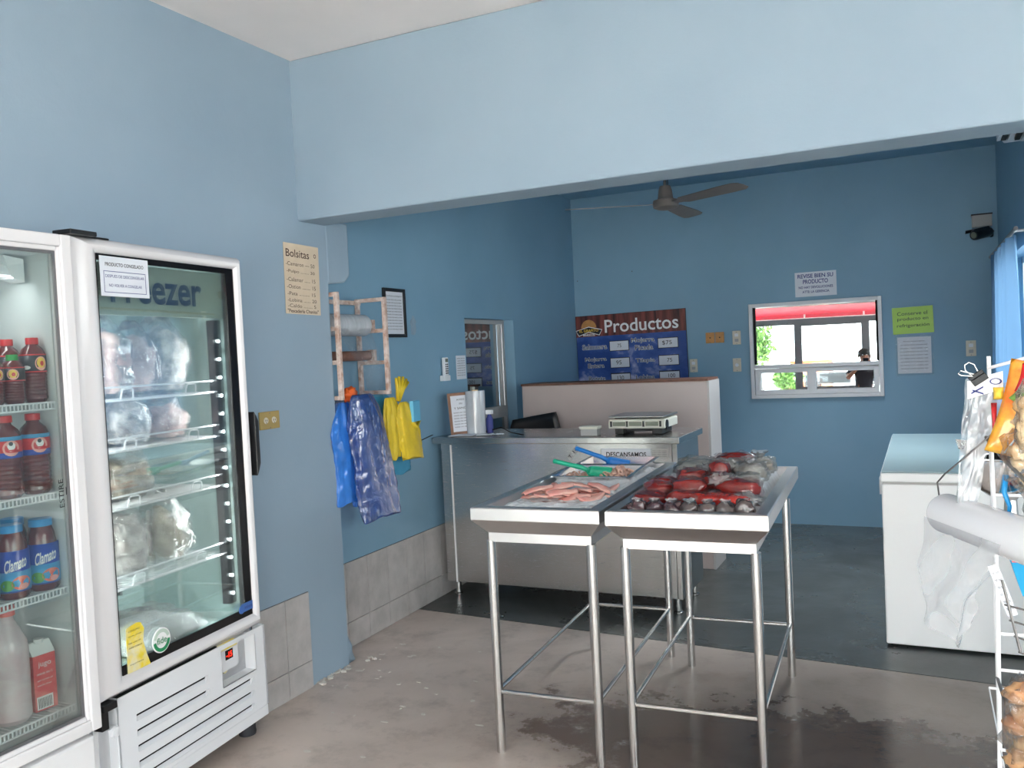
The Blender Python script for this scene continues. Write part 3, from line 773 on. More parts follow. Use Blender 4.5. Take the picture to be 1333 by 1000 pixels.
# shelves: wires and front guard rails
def shelf(z, name='shelf'):
    b = MB(); x0, x1 = 0.05, 0.762
    for k in range(36):
        x = x0 + 0.008 + (x1 - x0 - 0.016) * k / 35
        b.tube([(x, 0.13, z), (x, 0.54, z)], 0.0017, 4, cap=False)
    for y in (0.13, 0.33, 0.54): b.tube([(x0, y, z - 0.004), (x1, y, z - 0.004)], 0.003, 5)
    o = b.build(name, 'white_metal', FZ)
    b = MB(); y = 0.105
    x1 = 0.775
    pts = [(x0, y, z), (x1 - 0.012, y, z), (x1 - 0.004, y, z + 0.004), (x1, y, z + 0.012), (x1, y, z + 0.032), (x1 - 0.004, y, z + 0.040), (x1 - 0.012, y, z + 0.044), (x0, y, z + 0.044)]
    b.tube(pts, 0.0032, 6)
    for xa in (0.24, 0.56):
        b.tube([(xa, y, z), (xa + 0.004, y - 0.006, z + 0.032), (xa + 0.012, y - 0.007, z + 0.038), (xa + 0.046, y - 0.007, z + 0.038), (xa + 0.054, y - 0.006, z + 0.032), (xa + 0.058, y, z)], 0.003, 6)
    b.build('guard_rail', 'white_plastic', o)
    return o


SH = [1.408, 1.232, 1.034, 0.762]
for z in SH: shelf(z)
# slotted uprights, led column
for x in (0.62, 0.1): MB().box(x, x + 0.014, 0.54, 0.551, 0.6, 1.68).build('shelf_upright', 'aluminium', FZ)
b = MB().box(0.722, 0.762, 0.085, 0.12, 0.56, 1.69); b.build('light_strip', 'black_gloss', FZ)
for k in range(15):
    MB().lathe([(0.0, -0.002), (0.006, -0.001), (0.0075, 0.003)], (0.744, 0.0825, 0.60 + k * 0.072), 8, 'y').build('led', 'led', FZ)
def inner_light(name, parent, loc, rot, sx, sy, e, col):
    l = bpy.data.lights.new(name, 'AREA'); l.shape = 'RECTANGLE'; l.size = sx; l.size_y = sy; l.energy = e; l.color = col
    q = bpy.data.objects.new(name, l); COL.objects.link(q); q.parent = parent; q.location = loc; q.rotation_euler = rot
    return q
inner_light('led_and_fill_glow', FZ, (0.715, 0.085, 1.12), (PI / 2, 0, PI / 2 - 0.9), 0.03, 1.2, 6.5, (0.96, 0.98, 1.0))
inner_light('led_and_fill_glow', FZ, (0.085, 0.085, 1.12), (PI / 2, 0, -PI / 2 + 0.9), 0.03, 1.2, 6.5, (0.96, 0.98, 1.0))  # added fill lamp, no strip on this side; brightens the shelves
# evaporator cover, yellow label inside
b = MB().box(0.1, 0.55, 0.2, 0.5, 1.80, 1.88); b.build('evaporator_cover', 'liner', FZ, bevel=0.01)
MB().box(0.50, 0.56, 0.548, 0.551, 1.60, 1.68).build('sticker', 'paper_yellow', FZ)
# stickers on the glass
MB().prism([(0.105, 0.512), (0.205, 0.512), (0.188, 0.56), (0.178, 0.60), (0.185, 0.64), (0.172, 0.664), (0.155, 0.668), (0.108, 0.66)], 0.013, 0.0165).build('energy_sticker', 'paper_yellow', FZ)
letters([('CONSUMO', 0.114, 0.645, 0.05, 0.006), ('Norma  energia', 0.112, 0.628, 0.06, 0.005), ('Modelo  volumen  kWh', 0.112, 0.606, 0.055, 0.005), ('AHORRO DE ENERGIA', 0.112, 0.59, 0.06, 0.005), ('importante', 0.114, 0.534, 0.06, 0.006)], 'lettering', 'ink_brown', FZ, y=0.0122)
MB().lathe([(0.0, 0.0), (0.043, 0.0), (0.043, 0.003), (0.0, 0.003)], (0.262, 0.0135, 0.573), 28, 'y').build('round_sticker', 'white_print', FZ)
b = MB()
b.lathe([(0.027, 0), (0.039, 0), (0.039, 0.001), (0.027, 0.001)], (0.262, 0.0122, 0.573), 22, 'y', PI * 1.02, PI * 1.98)
b.build('ring_print', 'sticker_green', FZ)
MB().lathe([(0.027, 0), (0.039, 0), (0.039, 0.001), (0.027, 0.001)], (0.262, 0.0122, 0.573), 22, 'y', PI * 0.08, PI * 0.92).build('ring_print', 'header', FZ)
letters([('fide', 0.262, 0.562, 0.046, 0.022, {'al': 'c', 'bold': 0.01})], 'lettering', 'sticker_green', FZ, y=0.012)
MB().box(0.70, 0.768, 0.0135, 0.0165, 0.535, 0.568).lathe([(0, 0.0), (0.016, 0.0), (0.016, 0.003), (0, 0.003)], (0.70, 0.0130, 0.548), 16, 'y').build('maker_sticker', 'sticker_blue', FZ)
letters([('imbera', 0.716, 0.545, 0.046, 0.014, {'bold': 0.01})], 'lettering', 'ink_blue', FZ, y=0.0125)
# paper notice taped to the glass
def nx(r_):
    b_ = MB(); t = 0.0018; x0, x1, z0, z1 = 0.014, 0.198, 0.012, 0.082
    b_.box(x0, x1, -0.0016, -0.0013, z0, z0 + t).box(x0, x1, -0.0016, -0.0013, z1 - t, z1).box(x0, x0 + t, -0.0016, -0.0013, z0, z1).box(x1 - t, x1, -0.0016, -0.0013, z0, z1)
    b_.build('border_line', 'ink_blue', r_)
    letters([('DESPUES DE DESCONGELAR', 0.021, 0.061, 0.17, 0.0095), ('NO VOLVER A CONGELAR', 0.034, 0.031, 0.144, 0.0095)], 'lettering', 'ink_blue', r_)
c_, s_ = math.cos(A2), math.sin(A2)
def fz(x, y, z): return (-2.358 + c_ * x - s_ * y, 1.855 + s_ * x + c_ * y, z)
notice('paper_notice', fz(0.092, 0.012, 1.752), A2, 0.212, 0.13, 'paper', 'white PRODUCTO CONGELADO notice taped to the freezer door glass', 'notice',
       [('PRODUCTO CONGELADO', 0.022, 0.098, 0.168, 0.012, {'bold': 0.012})], extra=nx)
# lower grille: face plate with five long louvre slots (upper two stop short of the recess)
slots = [(0.133, 0.505, 0.343, 0.366), (0.133, 0.505, 0.291, 0.314), (0.133, 0.765, 0.239, 0.262), (0.133, 0.765, 0.186, 0.209), (0.133, 0.765, 0.134, 0.157)]
rec = (0.57, 0.775, 0.285, 0.43)
holes = slots + [rec]
xs = sorted(set([0.055, 0.84] + [h for q in holes for h in q[:2]])); zs = sorted(set([0.12, 0.448] + [h for q in holes for h in q[2:]]))
b = MB()
for i in range(len(xs) - 1):
    for j in range(len(zs) - 1):
        cx, cz = (xs[i] + xs[i + 1]) / 2, (zs[j] + zs[j + 1]) / 2
        if any(h[0] < cx < h[1] and h[2] < cz < h[3] for h in holes): continue
        b.box(xs[i], xs[i + 1], 0.018, 0.022, zs[j], zs[j + 1])
b.box(0.83, 0.84, 0.018, 0.07, 0.12, 0.448).box(0.055, 0.06, 0.018, 0.07, 0.12, 0.448)
gr = b.build('grille_panel', 'white_plastic', FZ)
for x0, x1, z0, z1 in slots:    # sloped louvre behind each slot, dark gap above it, rounded white end
    MB().add([(x0 - 0.002, 0.020, z0), (x1 + 0.002, 0.020, z0), (x1 + 0.002, 0.030, z1 - 0.0125), (x0 - 0.002, 0.030, z1 - 0.0125)], [(0, 1, 2, 3)]).build('louvre', 'white_plastic', gr, solid=0.001)
    MB().prism([(x1 - 0.03, z0), (x1, z0), (x1, z1), (x1 - 0.012, z1)], 0.0185, 0.03).build('louvre_end', 'white_plastic', gr)
MB().box(0.06, 0.568, 0.036, 0.046, 0.122, 0.446).box(0.568, 0.83, 0.036, 0.046, 0.122, 0.28).build('grille_back', 'dark', gr)
# recess walls and the temperature controller
x0, x1, z0, z1 = rec
b = MB().box(x0, x1, 0.018, 0.075, z0 - 0.003, z0).box(x1, x1 + 0.003, 0.018, 0.075, z0, z1).box(x0 - 0.003, x0, 0.018, 0.075, z0, z1).box(x0, x1, 0.07, 0.073, z0, z1)
b.build('recess', 'white_plastic', gr)
MB().prism([(0.592, 0.328), (0.615, 0.328), (0.625, 0.318), (0.64, 0.328), (0.705, 0.335), (0.705, 0.43), (0.592, 0.43)], 0.05, 0.07).build('controller', 'paper_yellow', FZ)
MB().box(0.592, 0.705, 0.048, 0.05, 0.328, 0.408).build('controller_face', 'white_plastic', FZ)
MB().box(0.628, 0.672, 0.0465, 0.048, 0.368, 0.405).build('controller_display', 'black_gloss', FZ)
letters([('-15', 0.632, 0.375, 0.034, 0.022, {'bold': 0.02})], 'digits', 'led_red', FZ, y=0.046)
MB().box(0.055, 0.84, 0.020, 0.07, 0.075, 0.118).build('kick_panel', 'white_plastic', FZ, bevel=0.003)
MB().lathe([(0.0, -0.006), (0.016, -0.004), (0.02, 0.004), (0.02, 0.012)], (0.045, 0.02, 0.345), 14, 'y').box(0.02, 0.055, 0.025, 0.07, 0.12, 0.36).build('corner_bracket', 'white_plastic', FZ)
for x in (0.80, 0.06):
    for y in (0.10, 0.52): MB().lathe([(0.034, 0.0), (0.036, 0.012), (0.034, 0.02), (0.034, 0.125), (0.0, 0.125)], (x, y, 0), 18).build('foot', 'rubber', FZ, smooth='auto')


# frozen goods in clear bags: contents + film with a gathered crest
def frozen_bag(loc, r, m, label, seed, crest=0.05, lean=0.0, name='frozen_food_bag', film_m='film', cat='bag', group=None):
    o = empty(name, loc, A2 + lean, label, cat, group)
    r = (r[0] * .92, r[1] * .92, r[2])
    MB().blob((0, 0, r[2]), r, seed, 0.35, 2.2, 26, 18, 0.12, 0.82).build('contents', m, o, smooth=True)
    rr = (r[0] * 1.06, r[1] * 1.06, r[2] * 1.04)
    b_ = MB(); c = Vector((0, 0, r[2])); off = Vector((seed, seed * 2.3, 1.0)); n, mm = 30, 18
    vs = []; fs = []
    for j in range(mm + 1):
        th = PI * j / mm
        for i in range(n):
            ph = 2 * PI * i / n
            sg = lambda v: math.copysign(abs(v) ** 0.8, v)
            d = Vector((sg(math.sin(th)) * sg(math.cos(ph)), sg(math.sin(th)) * sg(math.sin(ph)), sg(math.cos(th))))
            k = 1.06 + 0.22 * noise.noise(d * 2.2 + off) + 0.09 * noise.noise(d * 7 + off)
            p = Vector((d.x * rr[0], d.y * rr[1], d.z * rr[2])) * k
            if d.z > 0.75: p.z += crest * (d.z - 0.75) * 4 * (0.7 + 0.8 * noise.noise(Vector((ph * 2, seed, 0))))
            if p.z < -r[2] * 0.97: p.z = -r[2] * 0.97
            vs.append(c + p)
    for j in range(mm):
        for i in range(n): fs.append((j * n + i, (j + 1) * n + i, (j + 1) * n + (i + 1) % n, j * n + (i + 1) % n))
    b_.add(vs, fs).build('film', film_m, o, smooth=True)
    return o


def fbag(lx, z, r, m, label, seed, ly=0.25, **kw): return frozen_bag(fz(lx, ly, z + 0.006), r, m, label, seed, **kw)
fbag(0.165, SH[0], (0.085, 0.10, 0.115), 'frozen', 'tall clear bag of frosted shrimp at the near end of the top shelf', 1)
fbag(0.315, SH[0], (0.075, 0.10, 0.120), 'frozen_pink', 'tall pinkish bag second on the top freezer shelf', 2)
fbag(0.455, SH[0], (0.075, 0.09, 0.110), 'frozen_pink', 'pale bag in the middle of the top freezer shelf', 3)
fbag(0.60, SH[0], (0.085, 0.10, 0.120), 'frozen', 'bulging clear bag at the light strip end of the top shelf', 4, crest=0.07)
fbag(0.17, SH[1], (0.095, 0.09, 0.068), 'frozen_pink', 'low pinkish bag at the near end of the second shelf', 5)
fbag(0.385, SH[1], (0.105, 0.09, 0.078), 'frozen', 'rounded clear bag in the middle of the second shelf', 6)
fbag(0.60, SH[1], (0.085, 0.09, 0.062), 'frozen_pink', 'slumped clear bag at the far end of the second shelf', 7, crest=0.06)
fbag(0.165, SH[2], (0.085, 0.09, 0.072), 'frozen', 'bag of curled shrimp at the near end of the third shelf', 8, crest=0.03)
fbag(0.375, SH[2], (0.10, 0.09, 0.075), 'frozen_brown', 'brown and green tinged bag on the third freezer shelf', 9, crest=0.05)
fbag(0.165, SH[3], (0.075, 0.10, 0.10), 'frozen', 'frosted bag at the near end of the fourth shelf', 10)
fbag(0.345, SH[3], (0.095, 0.10, 0.105), 'frozen', 'large frosted bag in the middle of the fourth shelf', 11)
fbag(0.56, SH[3], (0.095, 0.10, 0.10), 'frozen_brown', 'brownish bag with pointed knot on the fourth shelf', 12, crest=0.07)
fbag(0.43, 0.482, (0.20, 0.17, 0.045), 'liner', 'flat loose bag lying on the freezer floor', 13, crest=0.05)

# ------------------------------------------------------------------ drinks cooler at the left edge
A1 = PI / 2 + 0.016
O1 = (-2.317, 1.009)
c1, s1 = math.cos(A1), math.sin(A1)
def cz(x, y, z): return (O1[0] + c1 * x - s1 * y, O1[1] + s1 * x + c1 * y, z)
CL = empty('drinks_cooler', (O1[0], O1[1], 0), A1, 'white upright drinks cooler at the left, shelves of red juice bottles', 'cooler')
W1 = 0.79
b = MB().box(0, 0.03, 0.05, 0.6, 0.06, 1.92).box(W1 - 0.03, W1, 0.05, 0.6, 0.06, 1.92).box(0.03, W1 - 0.03, 0.56, 0.6, 0.06, 1.92).box(0.03, W1 - 0.03, 0.05, 0.56, 1.88, 1.92).box(0.03, W1 - 0.03, 0.05, 0.56, 0.06, 0.44)
b.build('body', 'white_metal', CL)
b = MB().box(0.03, 0.036, 0.05, 0.56, 0.44, 1.88).box(W1 - 0.036, W1 - 0.03, 0.05, 0.56, 0.44, 1.88).box(0.036, W1 - 0.036, 0.553, 0.559, 0.44, 1.88).box(0.036, W1 - 0.036, 0.05, 0.553, 0.441, 0.447).box(0.036, W1 - 0.036, 0.05, 0.553, 1.873, 1.879)
b.build('liner', 'liner', CL)
# door frame
d1 = MB(); frame_box(d1, -0.005, 0.800, 0.405, 1.926, 0.036, 0.0, 0.045)
frame_box(d1, 0.031, 0.767, 0.441, 1.890, 0.014, 0.006, 0.045)
d1 = d1.build('door', 'white_door', CL, bevel=0.004)
MB().box(0.045, 0.753, 0.02, 0.026, 0.455, 1.876).build('glass_pane', 'glass', d1)
b = MB(); frame_box(b, 0.045, 0.753, 0.455, 1.876, 0.009, 0.014, 0.02); b.build('gasket', 'aluminium', d1)
ltr = letters([('ESTIRE', 0.734, 1.105, 0.085, 0.016, {'rot': PI / 2})], 'lettering', 'ink', d1, y=0.0185)
MB().prism([(0.741, 1.165), (0.741, 1.14), (0.752, 1.1525)], 0.0172, 0.0182).build('arrow_print', 'ink', d1)
b = MB().tube([(0.06, 0.16, 1.825), (0.70, 0.16, 1.825)], 0.022, 14); b.build('lamp_tube', 'white_plastic', CL)
inner_light('tube_and_fill_glow', CL, (0.40, 0.13, 1.80), (0.6, 0, 0), 0.6, 0.04, 1.2, (1, 1, 1))
MB().prism([(0.70, 1.80), (0.735, 1.79), (0.735, 1.86), (0.67, 1.868)], 0.13, 0.19).build('lamp_holder', 'white_plastic', CL)
MB().prism([(0.045, 1.70), (0.66, 1.775), (0.68, 1.775), (0.68, 1.79), (0.045, 1.79)], 0.2, 0.36).build('fan_cover', 'liner', CL)
for x in (0.70, 0.10):
    b = MB().box(x, x + 0.02, 0.545, 0.553, 0.5, 1.72); ou = b.build('shelf_upright', 'white_plastic', CL)
    b = MB()
    for k in range(44): b.box(x + 0.006, x + 0.014, 0.5435, 0.545, 0.51 + k * 0.027, 0.52 + k * 0.027)
    b.build('upright_slots', 'aluminium', ou)


def cshelf(z):
    b = MB()
    for k in range(48):
        x = 0.042 + 0.71 * k / 47
        b.tube([(x, 0.06, z), (x, 0.54, z)], 0.0022, 4, cap=False)
    for y in (0.3, 0.54): b.tube([(0.04, y, z - 0.004), (0.762, y, z - 0.004)], 0.003, 5)
    o = b.build('shelf', 'white_plastic', CL)
    b = MB().tube([(0.04, 0.058, z - 0.018), (0.756, 0.058, z - 0.018)], 0.003, 6).tube([(0.04, 0.058, z + 0.002), (0.756, 0.058, z + 0.002)], 0.003, 6)
    for k in range(60):
        x = 0.042 + 0.71 * k / 59
        b.box(x, x + 0.004, 0.057, 0.06, z - 0.018, z + 0.002)
    b.build('price_rail', 'white_plastic', o)


for z in (1.420, 1.146, 0.853, 0.487): cshelf(z)
# lower grille of the cooler
b = MB().box(0.0, 0.79, 0.02, 0.06, 0.07, 0.385); g1 = b.build('grille_panel', 'white_metal', CL, bevel=0.01)
for k in range(4):
    z = 0.30 - k * 0.055
    MB().prism([(0.10, z), (0.60, z), (0.66, z + 0.03), (0.16, z + 0.03)], 0.012, 0.021).build('louvre', 'dark' if k % 2 else 'liner', g1, bevel=0.003)
for x in (0.06, 0.74):
    for y in (0.1, 0.5): MB().lathe([(0.025, 0.0), (0.025, 0.075), (0, 0.075)], (x, y, 0), 12).build('foot', 'rubber', CL)


def bottle(kind, h, rad, name='juice_bottle'):
    """builds one bottle; returns root at origin facing -Y"""
    o = empty(name, (0, 0, 0), 0, None, 'bottle')
    n = 22
    if kind == 'round':       # ribbed PET bottle
        prof = [(rad * .75, 0), (rad, 0.012)]
        for k in range(7): z = h * (0.10 + 0.055 * k); prof += [(rad, z), (rad * .95, z + h * .02), (rad, z + h * .04)]
        prof += [(rad, h * .52), (rad, h * .72), (rad * .97, h * .76), (rad * .8, h * .83), (rad * .45, h * .89), (rad * .40, h * .93), (0, h * .93)]
        cr = rad * .5
    elif kind == 'wide':      # wide-mouth bottle
        prof = [(rad * .85, 0), (rad, 0.01), (rad, h * .55), (rad * .97, h * .62), (rad * .86, h * .72), (rad * .82, h * .80), (rad * .72, h * .86), (rad * .66, h * .90), (0, h * .90)]
        cr = rad * .72
    else:                     # frosted big bottle
        prof = [(rad * .8, 0), (rad, 0.015), (rad * .97, h * .2), (rad, h * .4), (rad, h * .62), (rad * .94, h * .70), (rad * .55, h * .84), (rad * .36, h * .9), (rad * .34, h * .94), (0, h * .94)]
        cr = rad * .44
    MB().lathe(prof, (0, 0, 0), n).build('bottle_body', 'frost_bottle' if kind == 'frost' else 'juice', o, smooth='auto')
    return o, cr, rad


def cap(o, cr, h, m, ch=0.02):
    MB().lathe([(cr, 0), (cr, ch * .9), (cr * .93, ch), (0, ch)], (0, 0, h - ch), 18).build('cap', m, o, smooth='auto')


def band(o, rad, z0, z1, m, a0=None, a1=None, name='label_band', k=1.012):
    if a0 is None: MB().lathe([(rad * k, z0), (rad * k, z1)], (0, 0, 0), 22).build(name, m, o, smooth=True)
    else: MB().lathe([(rad * k, z0), (rad * k, z1)], (0, 0, 0), 12, 'z', a0, a1).build(name, m, o, smooth=True)


def wrap_text(o, s, rad, z, w, h, m, ang=0.0, slope=0.0, **kw):
    """letters wrapped round the bottle, centred at angle ang from -Y"""
    vs, fs, w, h = text_data(s, w, h, kw.get('bold', 0.01), kw.get('shear', 0.0))
    out = []
    for u, v in vs:
        a = -PI / 2 + ang + (u - w / 2) / rad
        out.append((rad * math.cos(a), rad * math.sin(a), z + v + slope * (u - w / 2)))
    MB().add(out, fs).build('lettering', m, o)


def disc_wrap(o, rad, ang, z, rx, rz, m, name='label_picture'):
    vs = [(rad * math.cos(-PI / 2 + ang), rad * math.sin(-PI / 2 + ang), z)]; n = 16
    for k in range(n):
        a = -PI / 2 + ang + rx * math.cos(2 * PI * k / n) / rad
        vs.append((rad * math.cos(a), rad * math.sin(a), z + rz * math.sin(2 * PI * k / n)))
    MB().add(vs, [(0, 1 + k, 1 + (k + 1) % n) for k in range(n)]).build(name, m, o)


FACE = PI / 2 - 0.45      # the cooler's bottles face the shop, a little towards the door
# row 1: fruit-picture label bottles
def fruit_bottle(h, rad, capm):
    o, cr, rad = bottle('round', h, rad); cap(o, cr, h, capm)
    band(o, rad, h * .47, h * .73, 'lab_dark'); band(o, rad, h * .465, h * .485, 'lab_red', k=1.016); band(o, rad, h * .725, h * .745, 'lab_red', k=1.016)
    disc_wrap(o, rad * 1.02, 0.45, h * .60, rad * .5, h * .11, 'lab_pink'); disc_wrap(o, rad * 1.03, 0.45, h * .61, rad * .36, h * .08, 'lab_yellow'); disc_wrap(o, rad * 1.04, 0.5, h * .60, rad * .16, h * .04, 'lab_red')
    disc_wrap(o, rad * 1.02, -0.7, h * .54, rad * .34, h * .03, 'white_print', 'barcode_patch')
    return o
f1 = fruit_bottle(0.196, 0.036, 'cap_red')
f1.location = cz(0.726, 0.105, 1.4235); f1.rotation_euler = (0, 0, FACE); tag(f1, 'tall red-capped juice bottle nearest the door frame on the cooler top shelf', 'bottle', 'bottles on the cooler top shelf')
dup(f1, cz(0.715, 0.205, 1.4235), FACE + 0.8, 'red-capped juice bottle behind, second from the right on the top shelf')
dup(f1, cz(0.630, 0.205, 1.4235), FACE + 1.2, 'red-capped juice bottle behind the green-capped ones')
f2_ = fruit_bottle(0.146, 0.032, 'cap_green')
f2_.location = cz(0.655, 0.10, 1.4235); f2_.rotation_euler = (0, 0, FACE - 0.6); tag(f2_, 'short green-capped juice bottle right of its twin on the top shelf', 'bottle', 'bottles on the cooler top shelf')
dup(f2_, cz(0.590, 0.10, 1.4235), FACE, 'short green-capped juice bottle cut by the left edge of the picture')
# row 2: blue and red label bottles with a portrait picture
o, cr, rad = bottle('round', 0.242, 0.043); cap(o, cr, 0.242, 'cap_red')
h = 0.242
band(o, rad, h * .50, h * .73, 'lab_red'); band(o, rad, h * .49, h * .56, 'lab_blue', k=1.016); band(o, rad, h * .70, h * .75, 'lab_sky', k=1.016)
disc_wrap(o, rad * 1.03, 0.2, h * .61, rad * .55, h * .095, 'lab_pink'); disc_wrap(o, rad * 1.04, 0.2, h * .635, rad * .26, h * .045, 'white_print'); disc_wrap(o, rad * 1.05, 0.17, h * .665, rad * .14, h * .025, 'lab_dark')
disc_wrap(o, rad * 1.045, 0.3, h * .575, rad * .5, h * .02, 'lab_red')
o.location = cz(0.715, 0.11, 1.149); o.rotation_euler = (0, 0, FACE); tag(o, 'ribbed juice bottle with red and blue label, right end of the second shelf', 'bottle', 'bottles on the second cooler shelf')
dup(o, cz(0.624, 0.11, 1.149), FACE, 'ribbed juice bottle with red and blue label, left of its twin')
# row 3: wide blue-capped tomato juice
o, cr, rad = bottle('wide', 0.215, 0.046); cap(o, cr, 0.215, 'cap_blue', 0.022)
h = 0.215
band(o, rad, h * .10, h * .66, 'lab_blue'); band(o, rad, h * .12, h * .38, 'lab_sky', k=1.016)
disc_wrap(o, rad * 1.028, 0.35, h * .22, rad * .62, h * .095, 'lab_tomato'); disc_wrap(o, rad * 1.03, -0.5, h * .20, rad * .42, h * .075, 'lab_green'); disc_wrap(o, rad * 1.035, 0.5, h * .17, rad * .28, h * .04, 'lab_pink')
wrap_text(o, 'Clamato', rad * 1.05, h * .40, rad * 1.35, h * .17, 'white_print', 0.05, 0.25, bold=0.02, shear=0.3)
o.location = cz(0.717, 0.11, 0.856); o.rotation_euler = (0, 0, FACE); tag(o, 'blue-capped tomato juice bottle at the right end of the third shelf', 'bottle', 'blue-capped bottles on the third cooler shelf')
dup(o, cz(0.620, 0.11, 0.856), FACE, 'blue-capped tomato juice bottle second from the right, front row')
dup(o, cz(0.522, 0.11, 0.856), FACE, 'blue-capped tomato juice bottle cut by the left picture edge')
dup(o, cz(0.700, 0.215, 0.856), FACE + 0.5, 'blue-capped tomato juice bottle in the second row, right')
dup(o, cz(0.600, 0.215, 0.856), FACE + 0.5, 'blue-capped tomato juice bottle in the second row, left')
# bottom: frosted bottle, carton, dark bottle
o, cr, rad = bottle('frost', 0.335, 0.053, 'frosted_bottle'); cap(o, cr, 0.345, 'cap_pink', 0.03)
o.location = cz(0.600, 0.125, 0.490); tag(o, 'large frosted clear bottle with salmon cap on the cooler floor', 'bottle')
MB().lathe([(0.051, 0), (0.052, .01), (0.052, 0.16), (0.02, 0.21), (0.0, 0.21)], (0, 0, 0), 18).build('x', 'juice').name = 'dark_bottle'
o = bpy.data.objects['dark_bottle']; o.location = cz(0.482, 0.13, 0.490); tag(o, 'dark red bottle left of the frosted bottle on the cooler floor', 'bottle')
o = empty('juice_carton', cz(0.700, 0.14, 0.490), A1 - 0.1, 'red juice carton with gable top beside the frosted bottle', 'carton')
b = MB().box(-0.035, 0.035, -0.035, 0.035, 0, 0.17); b.build('carton_body', 'carton_red', o, bevel=0.002)
MB().prism([(-0.035, 0.17), (0.035, 0.17), (0.008, 0.205), (-0.008, 0.205)], -0.035, 0.035, 'x').build('gable_top', 'white_print', o)
MB().lathe([(0.014, 0), (0.014, 0.012), (0, 0.012)], (0, -0.01, 0.202), 12).build('screw_cap', 'white_print', o)
MB().box(-0.03, 0.02, -0.0365, -0.0355, 0.006, 0.045).build('barcode_patch', 'white_print', o)
b = MB()
for k in range(9): b.box(-0.026 + k * 0.0048, -0.026 + k * 0.0048 + 0.0022, -0.0372, -0.0366, 0.01, 0.04)
b.build('barcode', 'ink', o)
letters([('jugo', -0.02, 0.13, 0.04, 0.02), ('contenido neto 1 L', -0.026, 0.11, 0.05, 0.008), ('agua tomate sal', -0.026, 0.09, 0.048, 0.007), ('especias limon', -0.026, 0.075, 0.044, 0.007)], 'lettering', 'white_print', o, y=-0.0362)

# ------------------------------------------------------------------ left wall items
LW = PI / 2
notice('price_list', (WA + 0.003, 3.105, 1.735), LW, 0.25, 0.325, 'paper_aged', 'tan hand-lettered Bolsitas price list on the left wall', 'price list',
       [('Bolsitas', 0.014, 0.262, 0.165, 0.036, {'bold': 0.006}), ('o', 0.212, 0.27, 0.018, 0.02),
        ('-Camaron --- 50', 0.012, 0.222, 0.205, 0.018), ('-Pulpo ........ 30', 0.016, 0.186, 0.20, 0.018), ('-Calamar ...... 15', 0.014, 0.150, 0.205, 0.018),
        ('-Ostion ......... 15', 0.014, 0.117, 0.205, 0.018), ('-Pata .......... 15', 0.016, 0.086, 0.20, 0.016), ('-Lobina ....... 20', 0.016, 0.056, 0.205, 0.016), ('-Caldo ........ 5', 0.016, 0.030, 0.20, 0.016),
        ('"Pescaderia Chanito"', 0.012, 0.006, 0.222, 0.017, {'bold': 0.015})], 'ink_brown', tilt=0.02)


def plate(name, loc, rz, w, h, m, label, kind='socket', cat='outlet', group=None):
    o = empty(name, loc, rz, label, cat, group)
    MB().box(0, w, -0.008, 0, 0, h).build('cover_plate', m, o, bevel=0.003)
    if kind == 'socket':
        for cx in ((w * .3, w * .7) if w > h * .9 else (w * .5,)):
            f = MB().lathe([(0, 0), (min(w, h) * .17, 0), (min(w, h) * .19, 0.003)], (cx, -0.0105, h / 2), 16, 'y').build('receptacle', 'socket', o)
            MB().box(cx - .006, cx - .004, -0.0115, -0.0104, h / 2 - .004, h / 2 + .005).box(cx + .004, cx + .006, -0.0115, -0.0104, h / 2 - .004, h / 2 + .005).box(cx - .002, cx + .002, -0.0115, -0.0104, h / 2 - .012, h / 2 - .008).build('pin_holes', 'dark', f)
    elif kind == 'switch':
        MB().box(w * .28, w * .72, -0.012, -0.008, h * .58, h * .80).build('rocker', 'white_plastic', o, bevel=0.001)
        MB().box(w * .28, w * .72, -0.012, -0.008, h * .2, h * .42).build('rocker', 'frame_grey', o, bevel=0.001)
    elif kind == 'dial':
        MB().lathe([(0, -.012), (w * .2, -.01), (w * .22, 0)], (w / 2, -0.008, h * .5), 16, 'y').build('knob', 'white_plastic', o)
    else:
        MB().lathe([(0, 0), (0.006, 0), (0.006, 0.002)], (w / 2, -0.0095, h / 2), 10, 'y').build('hole', 'dark', o)
    for sz in (h * .08, h * .9): MB().lathe([(0, 0), (0.003, 0), (0.003, 0.001)], (w / 2, -0.0092, sz), 8, 'y').build('screw', 'wire_grey', o)
    return o


plate('wall_outlet', (WA + 0.001, 2.888, 1.222), LW, 0.128, 0.078, 'socket_gold', 'yellowed double wall outlet beside the freezer')

# white rack on the back room wall
y1, y2, xf_ = 3.452, 3.866, -2.583
o = empty('wall_rack', (0, 0, 0), 0, 'chipped white ladder-shaped wall rack holding film rolls', 'rack')
t = 0.011
def bar(b, p, q, t=0.011):
    p, q = Vector(p), Vector(q)
    b.box(min(p.x, q.x) - t, max(p.x, q.x) + t, min(p.y, q.y) - t, max(p.y, q.y) + t, min(p.z, q.z) - t, max(p.z, q.z) + t)
for y, zs_ in ((y1, (1.835, 1.666, 1.50, 1.325)), (y2, (1.826, 1.66, 1.49, 1.33))):
    b = MB(); bar(b, (xf_, y, zs_[3]), (xf_, y, zs_[0])); bar(b, (xB(y) + 0.016, y, zs_[3]), (xB(y) + 0.016, y, zs_[0])); b.build('upright', 'rack_paint', o, bevel=0.002)
    for z in zs_:
        b = MB(); bar(b, (xB(y) + 0.016, y, z), (xf_, y, z), 0.0105); b.build('rung', 'rack_paint', o, bevel=0.002)
b = MB(); bar(b, (xB(3.6) + 0.016, y1, 1.815), (xB(3.6) + 0.016, y2, 1.815)); b.build('cross_bar', 'rack_paint', o)
